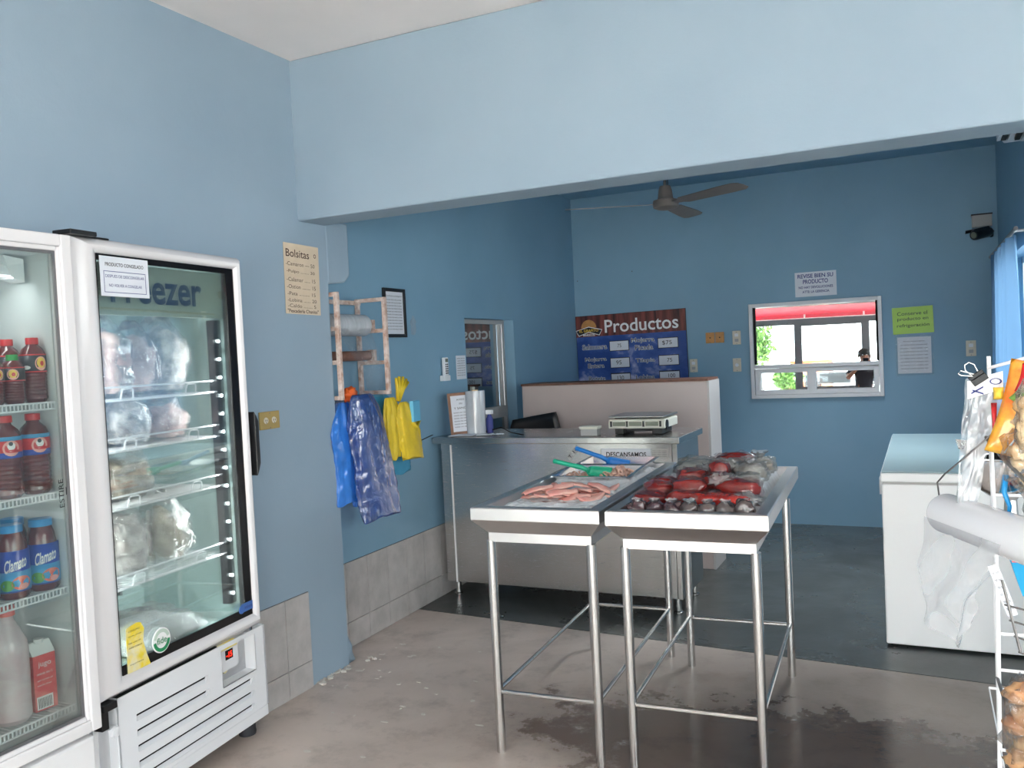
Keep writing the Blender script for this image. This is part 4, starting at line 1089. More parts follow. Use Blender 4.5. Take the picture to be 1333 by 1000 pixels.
MB().box(-2.70, -2.655, y2 - 0.014, y2 + 0.012, 1.66, 1.72).box(-2.70, -2.655, y1 - 0.012, y1 + 0.014, 1.66, 1.72).build('bearing_block', 'rack_paint', o)
MB().box(-2.70, -2.655, y2 - 0.014, y2 + 0.012, 1.50, 1.56).box(-2.70, -2.655, y1 - 0.012, y1 + 0.014, 1.50, 1.56).build('bearing_block', 'rack_paint', o)
o = empty('film_roll', (-2.678, 3.47, 1.69), 0, 'clear plastic film roll on the upper bar of the wall rack', 'roll')
MB().lathe([(0.018, 0), (0.058, 0.0), (0.058, 0.315), (0.018, 0.315)], (0, 0.012, 0), 26, 'y').build('wound_film', 'roll_clear', o, smooth='auto')
MB().lathe([(0.0, 0), (0.016, 0.0), (0.016, 0.385), (0, 0.385)], (0, -0.008, 0), 12, 'y').build('core', 'peg', o)
def hang(u, v):
    y = 0.02 + 0.29 * u + 0.26 * v ** 1.2 * (1 - 0.3 * u)
    return (0.052 + 0.10 * v * (1 - v) + 0.012 * math.sin(u * 9 + v * 3), y, -0.02 - 0.36 * v)
MB().grid(hang, 14, 14).build('hanging_film', 'film', o, smooth=True)
o = empty('rusty_roll', (-2.678, 3.47, 1.53), 0, 'brown rusty roll on the lower bar of the wall rack', 'roll')
MB().lathe([(0.0, 0), (0.026, 0.0), (0.026, 0.35), (0, 0.35)], (0, 0.01, 0), 16, 'y').build('roll_body', 'rust', o)
MB().lathe([(0.0, 0), (0.011, 0.0), (0.011, 0.385), (0, 0.385)], (0, -0.008, 0), 10, 'y').build('core', 'peg', o)

# framed certificate
o = empty('framed_certificate', (xB(4.135) + 0.002, 4.135, 1.63), LW + 0.0155, 'black-framed certificate on the wall behind the white rack', 'picture frame')
frame_box(MB(), 0, 0.232, 0, 0.285, 0.02, -0.015, 0).build('frame', 'black', o, bevel=0.002)
MB().box(0.02, 0.212, -0.006, -0.002, 0.02, 0.265).build('sheet', 'paper', o)
letters([('Certificado de fumigacion', 0.03, 0.235, 0.17, 0.01)] + [('mm nnnn mmn nnmm nn mnnm', 0.03, 0.215 - k * 0.017, 0.165, 0.006) for k in range(11)], 'lettering', 'ink', o, y=-0.0068)
# plaster blotch as shelf remains
tag(MB().blob((xB(4.46) + 0.004, 4.46, 1.70), (0.006, 0.03, 0.055), 5, 0.5, 3, 12, 8).build('filler_patch', 'wall'), 'pale filler patch on the wall right of the framed certificate', 'patch')
# remote control in holder
o = empty('remote_control', (xB(4.76) + 0.002, 4.755, 1.35), LW + 0.0155, 'white remote control in a wall holder above the counter', 'remote control')
MB().box(0.02, 0.075, -0.028, -0.008, 0.02, 0.15).build('remote_body', 'white_plastic', o, bevel=0.005)
MB().box(0.0, 0.08, -0.035, 0, 0, 0.035).build('holder', 'white_plastic', o, bevel=0.003)
MB().box(0.032, 0.066, -0.0295, -0.028, 0.12, 0.142).build('display', 'lcd', o)
b = MB()
for k in range(5):
    for j in range(2): b.box(0.032 + j * .02, 0.044 + j * .02, -0.030, -0.028, 0.045 + k * 0.014, 0.053 + k * 0.014)
b.build('buttons', 'ink', o)
notice('wall_note', (xB(4.98) + 0.003, 4.98, 1.35), LW + 0.0155, 0.135, 0.158, 'paper', 'small white note beside the left wall window', 'notice', [('mnnmm nnm mm', 0.012, 0.135 - k * 0.016, 0.11, 0.006) for k in range(8)])

# blue bags, gloves and cloths hanging from the rack
def hanging_bag(name, x, y, z0, z1, wtop, wbot, thick, m, label, cat, seed, sag=0.0, n=60, mm=60, group=None, parent=None):
    b = MB(); vs = []; fs = []
    for j in range(mm + 1):
        v = j / mm
        z = z1 + (z0 - z1) * v
        e = min(1, v / 0.28) ** 0.7
        w = wtop + (wbot - wtop) * e; th = thick * (0.35 + 0.65 * e)
        for i in range(n):
            ph = 2 * PI * i / n
            k = 1 + 0.20 * noise.noise(Vector((math.cos(ph) * 2.2 + seed, math.sin(ph) * 2.2, v * 2.0))) + 0.10 * noise.noise(Vector((math.cos(ph) * 7, math.sin(ph) * 7, v * 3 + seed)))
            k *= 1 + 0.09 * math.sin(ph * 7 + seed + 3 * noise.noise(Vector((v * 3, seed, 0)))) * (1 - 0.4 * v) + 0.07 * noise.noise(Vector((math.cos(ph) * 16, math.sin(ph) * 16, v * 14 + seed)))
            dz = 0.03 * noise.noise(Vector((math.cos(ph) * 1.5, math.sin(ph), seed))) * v
            vs.append((th * math.sin(ph) * k, w * 0.5 * math.cos(ph) * k + sag * v, (z - z1) + dz))
    for j in range(mm):
        for i in range(n): fs.append((j * n + i, j * n + (i + 1) % n, (j + 1) * n + (i + 1) % n, (j + 1) * n + i))
    fs.append(tuple(range(mm * n, mm * n + n))); fs.append(tuple(range(n - 1, -1, -1)))
    b.add(vs, fs)
    o = b.build(name, m, parent, smooth=True)
    if parent is None: o.location = (x, y, z1); tag(o, label, cat, group)
    return o


hanging_bag('blue_bag_bundle', -2.625, 3.51, 0.80, 1.30, 0.07, 0.24, 0.045, 'bag_blue', 'bright blue bundle of plastic bags, nearer the pilaster', 'bag', 2)
hanging_bag('blue_bag_bundle', -2.555, 3.575, 0.70, 1.335, 0.14, 0.30, 0.05, 'bag_blue2', 'blue bags in a clear wrapper, longest hanging bundle', 'bag', 5, sag=0.12)
hanging_bag('blue_bag_bundle', -2.685, 3.72, 0.76, 1.30, 0.10, 0.18, 0.03, 'bag_blue', 'blue bags inside the clear wrapper', 'bag', 8, sag=0.02)
hanging_bag('clear_bag', -2.64, 3.50, 1.10, 1.32, 0.05, 0.16, 0.03, 'film', 'empty clear bag crumpled behind the blue bundles', 'bag', 9)
hanging_bag('red_bag', -2.66, 3.40, 0.95, 1.16, 0.03, 0.10, 0.012, 'red', 'red bag edge peeking out between pilaster and blue bags', 'bag', 4)
tag(MB().blob((-2.60, 3.54, 1.335), (0.03, 0.05, 0.035), 4, 0.7, 3.5, 16, 12).build('orange_bag', 'orange_bag', smooth=True), 'crumpled orange bag tucked at the rack foot above the blue bags', 'bag')
o = empty('yellow_rubber_gloves', (-2.58, 3.90, 1.34), 0, 'pair of yellow rubber gloves hanging beside the blue bags', 'gloves')
hanging_bag('glove_cuff', 0, 0, 0.95, 1.27, 0.08, 0.13, 0.03, 'bag_yellow', None, None, 3, parent=o).location = (0, -0.03, -0.04)
hanging_bag('glove_body', 0, 0, 0.94, 1.25, 0.06, 0.20, 0.022, 'bag_yellow', None, None, 6, sag=0.07, parent=o).location = (0.025, 0.06, -0.07)
b = MB()
for k, a in enumerate((-0.5, -0.1, 0.35, 0.8, 1.15)): b.tube([(0.02, 0.02, -0.06), (0.025, 0.03 + 0.04 * math.sin(a), 0.0), (0.03, 0.035 + 0.085 * math.sin(a), 0.01 + 0.06 * math.cos(a))], 0.013, 8, 0.008)
b.build('glove_fingers', 'bag_yellow', o, smooth=True)
o2 = empty('blue_sponge', (-2.53, 4.00, 1.155), 0.2, 'pale blue sponge cloth over the yellow gloves', 'sponge')
MB().box(-0.012, 0.012, 0.0, 0.105, 0.0, 0.115).build('foam', 'foam_blue', o2, bevel=0.004)
MB().tube([(0.0, 0.0, -0.002), (0.005, 0.05, -0.035), (0.0, 0.105, 0.0)], 0.012, 8).build('fold', 'bag_yellow', o2, smooth=True)
hanging_bag('blue_cloth', -2.655, 3.87, 0.865, 1.32, 0.10, 0.34, 0.012, 'bag_cyan', 'light blue cloth behind the yellow gloves', 'cloth', 12, sag=0.12)
tag(MB().tube([(xB(4.2) + .004, 4.1, 1.0), (xB(4.4) + .006, 4.35, 0.985), (xB(4.6) + .006, 4.62, 1.02)], 0.003, 6).build('wall_cable', 'black', smooth=True), 'thin black cable on the wall behind the gloves', 'cable')

# ------------------------------------------------------------------ stainless counter
o = CT = empty('steel_counter', (0, 0, 0), 0, 'long stainless steel counter across the back room', 'counter')
MB().box(-2.772, -1.212, 4.60, 5.16, 0.967, 1.005).build('counter_top', 'steel_counter', o, bevel=0.004)
MB().box(-2.66, -1.265, 4.64, 5.13, 0.098, 0.966).build('cabinet_body', 'steel_counter', o, bevel=0.003)
MB().box(-2.735, -2.666, 4.645, 5.13, 0.098, 0.966).build('side_panel', 'steel_counter', o)
MB().box(-2.667, -2.659, 4.634, 4.645, 0.098, 0.955).build('edge_strip', 'frame_white', o)
MB().box(-1.262, -1.235, 4.636, 5.13, 0.098, 0.966).build('side_panel', 'steel', o, bevel=0.002)
for x in (-2.69, -1.28):
    for y in (4.70, 5.08): MB().lathe([(0.022, 0), (0.028, 0.004), (0.028, 0.012), (0.018, 0.018), (0.018, 0.098)], (x, y, 0), 14).build('leg', 'steel_tube', o, smooth='auto')
notice('counter_sign', (-1.675, 4.637, 0.84), 0, 0.295, 0.098, 'paper', 'white DESCANSAMOS sign on the counter front', 'sign', [('DESCANSAMOS', 0.030, 0.050, 0.235, 0.028, {'bold': 0.02}), ('LOS LUNES', 0.07, 0.006, 0.15, 0.022)])
notice('counter_plate', (-1.382, 4.637, 0.885), 0, 0.10, 0.052, 'steel', 'small engraved label plate on the counter front', 'label', [('mmn nnm nnmn', 0.008, 0.038 - k * 0.01, 0.08, 0.0045) for k in range(4)])
o = notice('counter_tape', (-1.868, 4.637, 0.865), 0, 0.095, 0.03, 'tape', 'slanted strip of tape with writing on the counter front', 'tape', [('T. 14', 0.01, 0.005, 0.07, 0.02, {'bold': 0.01})])
o.rotation_euler = (0, -0.85, 0)

# ------------------------------------------------------------------ things on the counter
o = empty('pos_scale', (-1.655, 4.70, 1.007), 0, 'cream electronic scale with steel pan on the counter', 'scale')
MB().prism([(0.0, 0.035), (0.335, 0.035), (0.335, 0.085), (0.32, 0.09), (0.01, 0.09), (0.0, 0.08)], 0.02, 0.30).build('scale_body', 'scale_body', o, bevel=0.006)
MB().box(0.03, 0.08, 0.05, 0.26, 0.0, 0.036).box(0.25, 0.31, 0.05, 0.26, 0.0, 0.036).box(0.03, 0.31, 0.1, 0.2, 0.012, 0.036).build('base', 'black', o, bevel=0.003)
MB().box(0.005, 0.335, 0.01, 0.31, 0.098, 0.108).build('pan', 'steel', o, bevel=0.004)
MB().box(0.03, 0.30, 0.05, 0.25, 0.088, 0.099).build('pan_support', 'black', o)
for x0 in (0.028, 0.125, 0.222): MB().box(x0, x0 + 0.075, 0.0175, 0.0205, 0.050, 0.074).build('display', 'lcd', o)
for x0 in (0.012, 0.107, 0.204, 0.303): MB().box(x0, x0 + 0.012, 0.0175, 0.0205, 0.046, 0.078).build('key_strip', 'black', o)
MB().lathe([(0, 0), (0.028, 0), (0.028, 0.006)], (0.333, 0.06, 0.055), 16, 'x').build('level_recess', 'black', o)
o = empty('card_terminal', (-1.805, 4.66, 1.007), 0, 'small grey tape dispenser box on the counter left of the scale', 'box')
MB().box(0, 0.10, 0, 0.07, 0, 0.038).build('box_body', 'frame_grey', o, bevel=0.002)
MB().prism([(-0.006, 0.038), (0.104, 0.038), (0.106, 0.055), (-0.008, 0.055)], -0.004, 0.074).build('lid', 'scale_body', o, bevel=0.003)
o = empty('framed_notice', (-2.69, 4.70, 1.008), 0.25, 'brown wooden-framed notice leaning on the counter by the wall', 'picture frame'); o.rotation_euler = (-0.16, -0.05, 0.55)
frame_box(MB(), 0, 0.165, 0, 0.265, 0.018, -0.01, 0.006).build('frame', 'wood_frame', o, bevel=0.002)
MB().box(0.018, 0.147, -0.002, 0.002, 0.018, 0.247).build('sheet', 'paper', o)
letters([('AVISO', 0.055, 0.215, 0.05, 0.012), ('mmn', 0.07, 0.19, 0.02, 0.01), ('Y SANOS', 0.035, 0.16, 0.09, 0.014)] + [('nnmm nm mnn nm', 0.03, 0.135 - k * 0.018, 0.105, 0.006) for k in range(6)], 'lettering', 'ink', o, y=-0.0028)
o = empty('upright_film_roll', (-2.555, 4.79, 1.012), 0, 'upright roll of clear film standing on the counter', 'roll')
MB().lathe([(0.02, 0), (0.062, 0.0), (0.062, 0.27), (0.02, 0.27)], (0, 0, 0), 28).build('wound_film', 'roll_clear', o, smooth='auto')
MB().lathe([(0.0, 0.002), (0.02, 0.002), (0.02, 0.275), (0.0, 0.275)], (0, 0, 0), 14).build('core', 'peg', o)
o = empty('small_bottle', (-2.475, 4.82, 1.012), 0, 'small blue bottle with white cap beside the upright film roll', 'bottle')
MB().lathe([(0.018, 0), (0.022, 0.005), (0.022, 0.09), (0.012, 0.11), (0.012, 0.12)], (0, 0, 0), 14).build('bottle_body', 'ink_blue', o, smooth='auto')
MB().box(-0.02, 0.02, -0.016, 0.016, 0.118, 0.145).build('cap', 'white_plastic', o, bevel=0.003)
for k, (x, y, a, dx, dy, zz) in enumerate([(-2.60, 4.74, 0.1, 0.16, 0.10, 0.0), (-2.58, 4.76, -0.15, 0.13, 0.11, 0.004), (-2.46, 4.72, 0.3, 0.10, 0.09, 0.0), (-2.38, 4.74, -0.35, 0.06, 0.05, 0.0)]):
    if k < 2 : y -= 0.05
    oo = MB().grid(lambda u, v: ((u - .5) * dx, (v - .5) * dy, 0.004 + zz + 0.01 * (k > 1) * abs(noise.noise(Vector((u * 3 + k, v * 3, 0))))), 8, 8).build('loose_paper', 'paper', solid=0.002)
    oo.location = (x, y, 1.006); oo.rotation_euler = (0, 0, a)
    tag(oo, ['loose white papers under the framed notice', 'folded paper lying over the other papers', 'crumpled paper in front of the upright roll', 'small crumpled paper right of the upright roll'][k], 'paper')
o = MB().tube([(-2.50, 4.80, 1.02), (-2.40, 4.83, 1.045), (-2.30, 4.76, 1.02), (-2.18, 4.68, 1.012)], 0.004, 6).build('black_cord', 'black', smooth=True); tag(o, 'thin black cord lying across the counter', 'cable')
# black chair behind the counter and monitor
o = empty('office_chair', (-2.50, 5.53, 0), 0.12, 'black padded chair behind the counter', 'chair')
def bk(u, v):
    w = 0.21 * (1 - 0.25 * v ** 3)
    return ((u - .5) * 2 * w, 0.02 * (1 - (2 * u - 1) ** 2) + 0.03 * v, 0.62 + 0.46 * v - 0.05 * (1 - u) * v)
MB().grid(bk, 12, 10).build('backrest', 'black', o, smooth=True, solid=0.04)
MB().box(-0.22, 0.22, -0.31, -0.03, 0.44, 0.51).build('seat', 'black', o, bevel=0.02)
MB().tube([(0, -0.15, 0.08), (0, -0.15, 0.44)], 0.025).build('column', 'aluminium', o)
for k in range(5):
    a = k * 2 * PI / 5; MB().tube([(0, -0.15, 0.09), (0.15 * math.cos(a), -0.15 + 0.15 * math.sin(a), 0.055)], 0.018, 8, 0.012).lathe([(0.0, 0), (0.025, 0.0), (0.025, 0.05), (0, 0.05)], (0.15 * math.cos(a), -0.15 + 0.15 * math.sin(a), 0.0), 10).build('leg', 'black', o)
MB().tube([(0, -0.1, 0.47), (0, 0.0, 0.52), (0, 0.02, 0.75)], 0.018).build('back_support', 'black', o)
o = empty('ledge_printer', (xB(5.25) + 0.0, 5.30, 1.08), LW, 'small dark device with white front on the window ledge', 'device')
MB().box(-0.09, 0.01, -0.01, 0.09, 0.0, 0.20).build('device_body', 'black', o, bevel=0.004)
MB().box(0.01, 0.04, -0.03, 0.07, 0.01, 0.19).build('front_panel', 'scale_body', o, bevel=0.003)
MB().box(0.015, 0.035, -0.032, -0.03, 0.06, 0.12).build('slot', 'black', o)
o.location = (-2.86, 5.27, 1.097)
struct(MB().box(-2.885, -2.80, 5.14, 5.36, 1.065, 1.095).build('trim_5', 'frame_grey'))

# ------------------------------------------------------------------ beige display partition
o = empty('beige_partition', (0, 0, 0), 0, 'large beige panelled cabinet behind the counter', 'cabinet')
MB().box(-2.65, -1.30, 5.70, 6.0, 0.0, 1.262).build('cabinet_body', 'partition', o, bevel=0.004)
MB().box(-2.655, -1.292, 5.695, 6.02, 1.262, 1.277).build('top_edge', 'rust', o)
MB().box(-1.30, -1.285, 5.70, 6.02, 0.0, 1.262).build('side_panel', 'partition_side', o)

# ------------------------------------------------------------------ product board
o = empty('product_board', (-2.815, 7.296, 1.20), 0, 'large Productos price board on the back wall', 'sign'); o.rotation_euler = (0, -0.012, 0)
PW, PH = 1.005, 0.61
MB().box(0, PW, -0.012, 0, 0, PH).build('board', 'ink', o)
MB().box(0.003, PW - .003, -0.014, -0.012, 0, PH - 0.19).build('sky_picture', 'sky_print', o)
MB().box(0.003, PW - .003, -0.015, -0.012, PH - 0.19, PH - .003).build('wood_banner', 'wood_print', o)
b = MB()
for (x0, z0) in ((0.315, 0.285), (0.315, 0.135), (0.315, -0.0), (0.755, 0.285), (0.755, 0.135), (0.755, -0.0)):
    pb = MB().box(x0 - 0.006, x0 + 0.176, -0.0155, -0.0145, z0 - (0.006 if z0 > 0 else 0), z0 + 0.086).build('price_box_border', 'ink', o)
    MB().box(x0, x0 + 0.17, -0.017, -0.0155, z0, z0 + (0.080 if z0 > 0 else 0.076)).build('price_box', 'paper', pb)
letters([('Productos', 0.275, 0.445, 0.665, 0.115, {'bold': 0.012})], 'lettering', 'white_print', o, y=-0.0165)
for L_ in [('Salmuera', 0.055, 0.305, 0.23, 0.045), ('Mojarra', 0.075, 0.19, 0.20, 0.042), ('Entera', 0.10, 0.14, 0.15, 0.036), ('Botete', 0.10, 0.022, 0.155, 0.042), ('Mojarra', 0.515, 0.335, 0.205, 0.048), ('Picada', 0.545, 0.277, 0.16, 0.042), ('Tilapia', 0.545, 0.16, 0.17, 0.042), ('Lobina', 0.54, 0.02, 0.165, 0.038)]:
    letters([(L_[0], L_[1] - 0.003, L_[2] - 0.003, L_[3] + 0.006, L_[4] + 0.006, {'bold': 0.045})], 'lettering_outline', 'paper', o, y=-0.0160)
letters([('Salmuera', 0.055, 0.305, 0.23, 0.045), ('Mojarra', 0.075, 0.19, 0.20, 0.042), ('Entera', 0.10, 0.14, 0.15, 0.036), ('Botete', 0.10, 0.022, 0.155, 0.042)], 'lettering', 'ink', o, y=-0.0165)
letters([('Mojarra', 0.515, 0.335, 0.205, 0.048), ('Picada', 0.545, 0.277, 0.16, 0.042), ('Tilapia', 0.545, 0.16, 0.17, 0.042), ('Lobina', 0.54, 0.02, 0.165, 0.038)], 'lettering', 'ink', o, y=-0.0165)
for L_ in [('75', 0.385, 0.31, 0.035, 0.032), ('95', 0.365, 0.16, 0.05, 0.036), ('130', 0.37, 0.022, 0.06, 0.038), ('$75', 0.79, 0.305, 0.085, 0.04), ('75', 0.825, 0.16, 0.045, 0.032), ('100', 0.83, 0.025, 0.06, 0.034)]: letters([L_], 'price_lettering', 'ink', o, y=-0.0185)
MB().lathe([(0.0, 0), (0.072, 0), (0.072, 0.001)], (0.125, -0.0165, 0.50), 20, 'y', 0, PI).build('logo_sun', 'socket_orange', o)
b = MB()
for s in (-1, 1): b.prism([(0.125, 0.505), (0.125 + s * 0.12, 0.475), (0.125 + s * 0.095, 0.435), (0.125, 0.465)], -0.0182, -0.0170)
b.build('logo_banner', 'ink', o)
b = MB()
for s in (-1, 1): b.prism([(0.125, 0.5115), (0.125 + s * 0.127, 0.480), (0.125 + s * 0.098, 0.428), (0.125, 0.459)], -0.0170, -0.0166)
b.build('logo_outline', 'white_print', o)
letters([('EL GRAFITO', 0.035, 0.462, 0.18, 0.026, {'bold': 0.02})], 'logo_lettering', 'lab_yellow', o, y=-0.0188)
letters([('MARISCOS', 0.07, 0.426, 0.11, 0.02, {'bold': 0.02})], 'logo_lettering', 'white_print', o, y=-0.0188)

# notices on the back wall
notice('customer_notice', (-0.918, 7.297, 1.848), 0, 0.315, 0.196, 'paper', 'white REVISE BIEN SU PRODUCTO notice above the reflecting window', 'notice',
       [('REVISE BIEN SU', 0.022, 0.148, 0.27, 0.032, {'bold': 0.02}), ('PRODUCTO', 0.062, 0.102, 0.19, 0.034, {'bold': 0.02}), ('NO HAY DEVOLUCIONES', 0.028, 0.064, 0.26, 0.02, {'bold': 0.02}), ('ATTE: LA GERENCIA', 0.055, 0.028, 0.205, 0.02, {'bold': 0.02})], 'ink_blue')
notice('green_notice', (-0.205, 7.297, 1.508), 0, 0.285, 0.205, 'paper_green', 'lime green notice on keeping the product refrigerated', 'notice',
       [('Conserve el', 0.035, 0.142, 0.21, 0.028), ('producto en', 0.035, 0.095, 0.215, 0.032), ('refrigeración', 0.03, 0.045, 0.225, 0.032)], 'ink', tilt=-0.02)
o = notice('plastic_sleeve_notice', (-0.178, 7.297, 1.205), 0, 0.235, 0.28, 'paper', 'white document in a clear sleeve under the green notice', 'notice', [('Aviso importante', 0.04, 0.24, 0.15, 0.012)] + [('nn mmn nnm mmnn nm', 0.02, 0.215 - k * 0.026, 0.19, 0.007) for k in range(8)])
MB().grid(lambda u, v: (-0.015 + 0.265 * u, -0.005 - 0.006 * abs(noise.noise(Vector((u * 5, v * 5, 2)))), -0.015 + 0.31 * v), 10, 10).build('clear_sleeve', 'film', o, smooth=True)

# switches and outlets on the back wall
YW = 7.299
plate('blank_plate', (-1.655, YW, 1.512), 0, 0.074, 0.09, 'socket_orange', 'left orange wall plate right of the product board', 'blank', 'wall plate')
plate('blank_plate', (-1.575, YW, 1.512), 0, 0.074, 0.09, 'socket_orange', 'right orange wall plate right of the product board', 'blank', 'wall plate')
plate('light_switch', (-1.432, YW, 1.490), 0, 0.068, 0.115, 'socket', 'ivory double light switch left of the reflecting window, upper', 'switch', 'switch')
plate('dimmer_switch', (-1.437, YW, 1.264), 0, 0.068, 0.112, 'socket', 'ivory rotary dimmer plate left of the reflecting window, lower', 'dial', 'switch')
plate('light_switch', (-1.80, YW, 1.272), 0, 0.066, 0.112, 'socket', 'ivory light switch at the right edge of the product board', 'switch', 'switch')
plate('light_switch', (0.29, YW, 1.320), 0, 0.068, 0.118, 'socket', 'ivory light switch left of the blue curtain', 'switch', 'switch')
plate('wall_outlet', (-1.475, YW, 0.465), 0, 0.115, 0.075, 'socket', 'grey double outlet low on the back wall')

# surveillance camera
o = empty('security_camera', (0.352, 7.296, 2.18), 0, 'black bullet security camera under a white junction box', 'camera')
MB().box(0.0, 0.13, -0.05, 0, 0.09, 0.18).build('junction_box', 'frame_grey', o, bevel=0.003)
MB().box(-0.004, 0.134, -0.055, 0, 0.176, 0.186).build('box_lid', 'black', o)
body = MB().lathe([(0.0, 0), (0.033, 0.0), (0.038, 0.01), (0.038, 0.15), (0.03, 0.165), (0, 0.165)], (0, 0, 0), 18, 'y').build('camera_body', 'cctv', o, smooth='auto')
body.location = (0.0, -0.22, 0.015); body.rotation_euler = (0.18, 0, -0.75)
hd = MB().prism([(-0.043, 0.02), (-0.035, 0.044), (0.035, 0.044), (0.043, 0.02), (0.039, 0.02), (0.033, 0.039), (-0.033, 0.039), (-0.039, 0.02)], -0.03, 0.12).build('sun_hood', 'cctv', o); hd.location = body.location; hd.rotation_euler = body.rotation_euler
ln = MB().lathe([(0, -0.004), (0.022, -0.002), (0.026, 0.002)], (0, 0, 0), 16, 'y').build('lens', 'lcd', o); ln.location = body.location; ln.rotation_euler = body.rotation_euler
MB().tube([(0.10, -0.1, 0.03), (0.125, -0.05, 0.05), (0.125, -0.01, 0.02)], 0.014, 10).tube([(0.11, -0.02, 0.09), (0.14, -0.04, 0.05), (0.10, -0.11, 0.04)], 0.004, 6).build('bracket', 'cctv', o)

# light batten added to brighten the back room, out of view above the beam
o = empty('added_ceiling_light', (-0.45, 5.62, HB), 0, 'added unseen ceiling light brightening the back room, above the beam edge', 'added lamp')
MB().prism([(-0.10, 0.0), (-0.13, -0.10), (-0.12, -0.10), (-0.09, -0.012), (0.09, -0.012), (0.12, -0.10), (0.13, -0.10), (0.10, 0.0)], -0.62, 0.62).build('reflector', 'frame_white', o)
MB().tube([(0, -0.6, -0.045), (0, 0.6, -0.045)], 0.016, 12).build('tube', 'white_print', o)
_l = bpy.data.lights.new('tube_and_fill_glow', 'AREA'); _l.shape = 'RECTANGLE'; _l.size = 0.18; _l.size_y = 1.15; _l.energy = 19.0; _l.spread = 1.75; _l.color = (0.93, 0.98, 1.0)  # area lamp of the added batten, lifts the back floor and wall
_q = bpy.data.objects.new('tube_and_fill_glow', _l); COL.objects.link(_q); _q.parent = o; _q.location = (0, 0, -0.075)

# ceiling fan
o = empty('ceiling_fan', (-1.45, 5.42, 2.385), 0, 'grey three-blade ceiling fan under the back room ceiling', 'fan')
MB().lathe([(0.0, -0.012), (0.05, -0.012), (0.078, 0.0), (0.083, 0.02), (0.078, 0.045), (0.05, 0.052), (0.05, 0.058), (0.048, 0.06), (0.042, 0.11), (0.034, 0.135), (0.0, 0.135)], (0, 0, 0), 24).build('motor', 'fan', o, smooth='auto')
MB().tube([(0, 0, 0.12), (0, 0, 0.47)], 0.010).tube([(0.018, 0, 0.12), (0.018, 0, 0.2)], 0.003).build('down_rod', 'wire_grey', o)
MB().lathe([(0.0, 0.40), (0.045, 0.42), (0.05, 0.475), (0, 0.475)], (0, 0, 0), 16).build('ceiling_cup', 'fan', o)
for a in (-31.0, 87.0, 202.0):
    b = MB()
    prof = [(0.06, 0.02), (0.13, 0.03), (0.16, 0.052), (0.50, 0.068), (0.60, 0.066), (0.635, 0.045), (0.64, 0.0)]
    pts = prof + [(x, -y) for x, y in reversed(prof[:-1])]
    b.prism(pts, 0.0, 0.005, 'z')
    b.xf(Matrix.Rotation(math.radians(a), 4, 'Z') @ Matrix.Translation((0, 0, 0.02)) @ Matrix.Rotation(math.radians(-9), 4, 'X'))
    b.build('blade', 'fan', o)

# curtain and rod, air vent
o = empty('window_curtain', (0.45, 5.35, 0.87), 0, 'sheer blue curtain on a rod at the right wall', 'curtain')
MB().grid(lambda u, v: (0.035 * math.sin(u * 34 + 1.2 * math.sin(v * 3)) * (0.6 + 0.4 * (1 - v)), 1.5 * u, 1.14 * v), 90, 8).build('fabric', 'curtain', o, smooth=True)
MB().tube([(0.0, -0.18, 1.155), (0.0, 1.68, 1.155)], 0.011, 10).build('rod', 'aluminium', o)
for y in (-0.05, 1.6): MB().tube([(0.07, y, 1.155), (0, y, 1.155)], 0.008).box(0.055, 0.069, y - 0.03, y + 0.03, 1.12, 1.19).build('bracket', 'white_plastic', o)
o = empty('air_conditioner', (0, 0, 0), 0, 'white slotted air conditioner high on the right wall, behind the beam', 'air conditioner')
MB().prism([(0.52, 4.15), (0.335, 4.15), (0.335, 4.76), (0.395, 5.03), (0.52, 5.03)], 2.44, 2.72, 'z').build('housing', 'frame_white', o, bevel=0.004)
for k, x in enumerate((0.372, 0.432, 0.484)):
    MB().box(x, x + 0.022, 4.25, 4.88 + 0.03 * k, 2.425, 2.441).build('slot', 'dark', o)
for k, x in enumerate((0.350, 0.398, 0.460)):
    MB().box(x, x + 0.016, 4.2, 4.84 + 0.04 * k, 2.418, 2.441).build('slat', 'frame_white', o)

# ------------------------------------------------------------------ chest freezer
o = empty('chest_freezer', (0, 0, 0), 0, 'large white chest freezer along the right wall', 'freezer')
MB().box(-0.200, 0.50, 4.48, 6.20, 0.012, 0.79).build('body', 'chest', o, bevel=0.008)
MB().box(-0.203, 0.50, 4.47, 6.21, 0.802, 0.845).build('lid', 'chest', o, bevel=0.006)
MB().box(-0.198, 0.495, 4.475, 6.205, 0.845, 0.853).build('lid_top', 'chest_lid', o, bevel=0.003)
MB().box(-0.195, 0.49, 4.485, 6.19, 0.788, 0.804).build('seal', 'frame_grey', o)
for y in (4.60, 6.05): MB().box(-0.214, -0.200, y, y + 0.09, 0.72, 0.80).build('hinge', 'white_plastic', o)
for x in (-0.15, 0.42):
    for y in (4.56, 6.1): MB().box(x - .03, x + .03, y - .03, y + .03, 0, 0.014).build('foot', 'rubber', o)

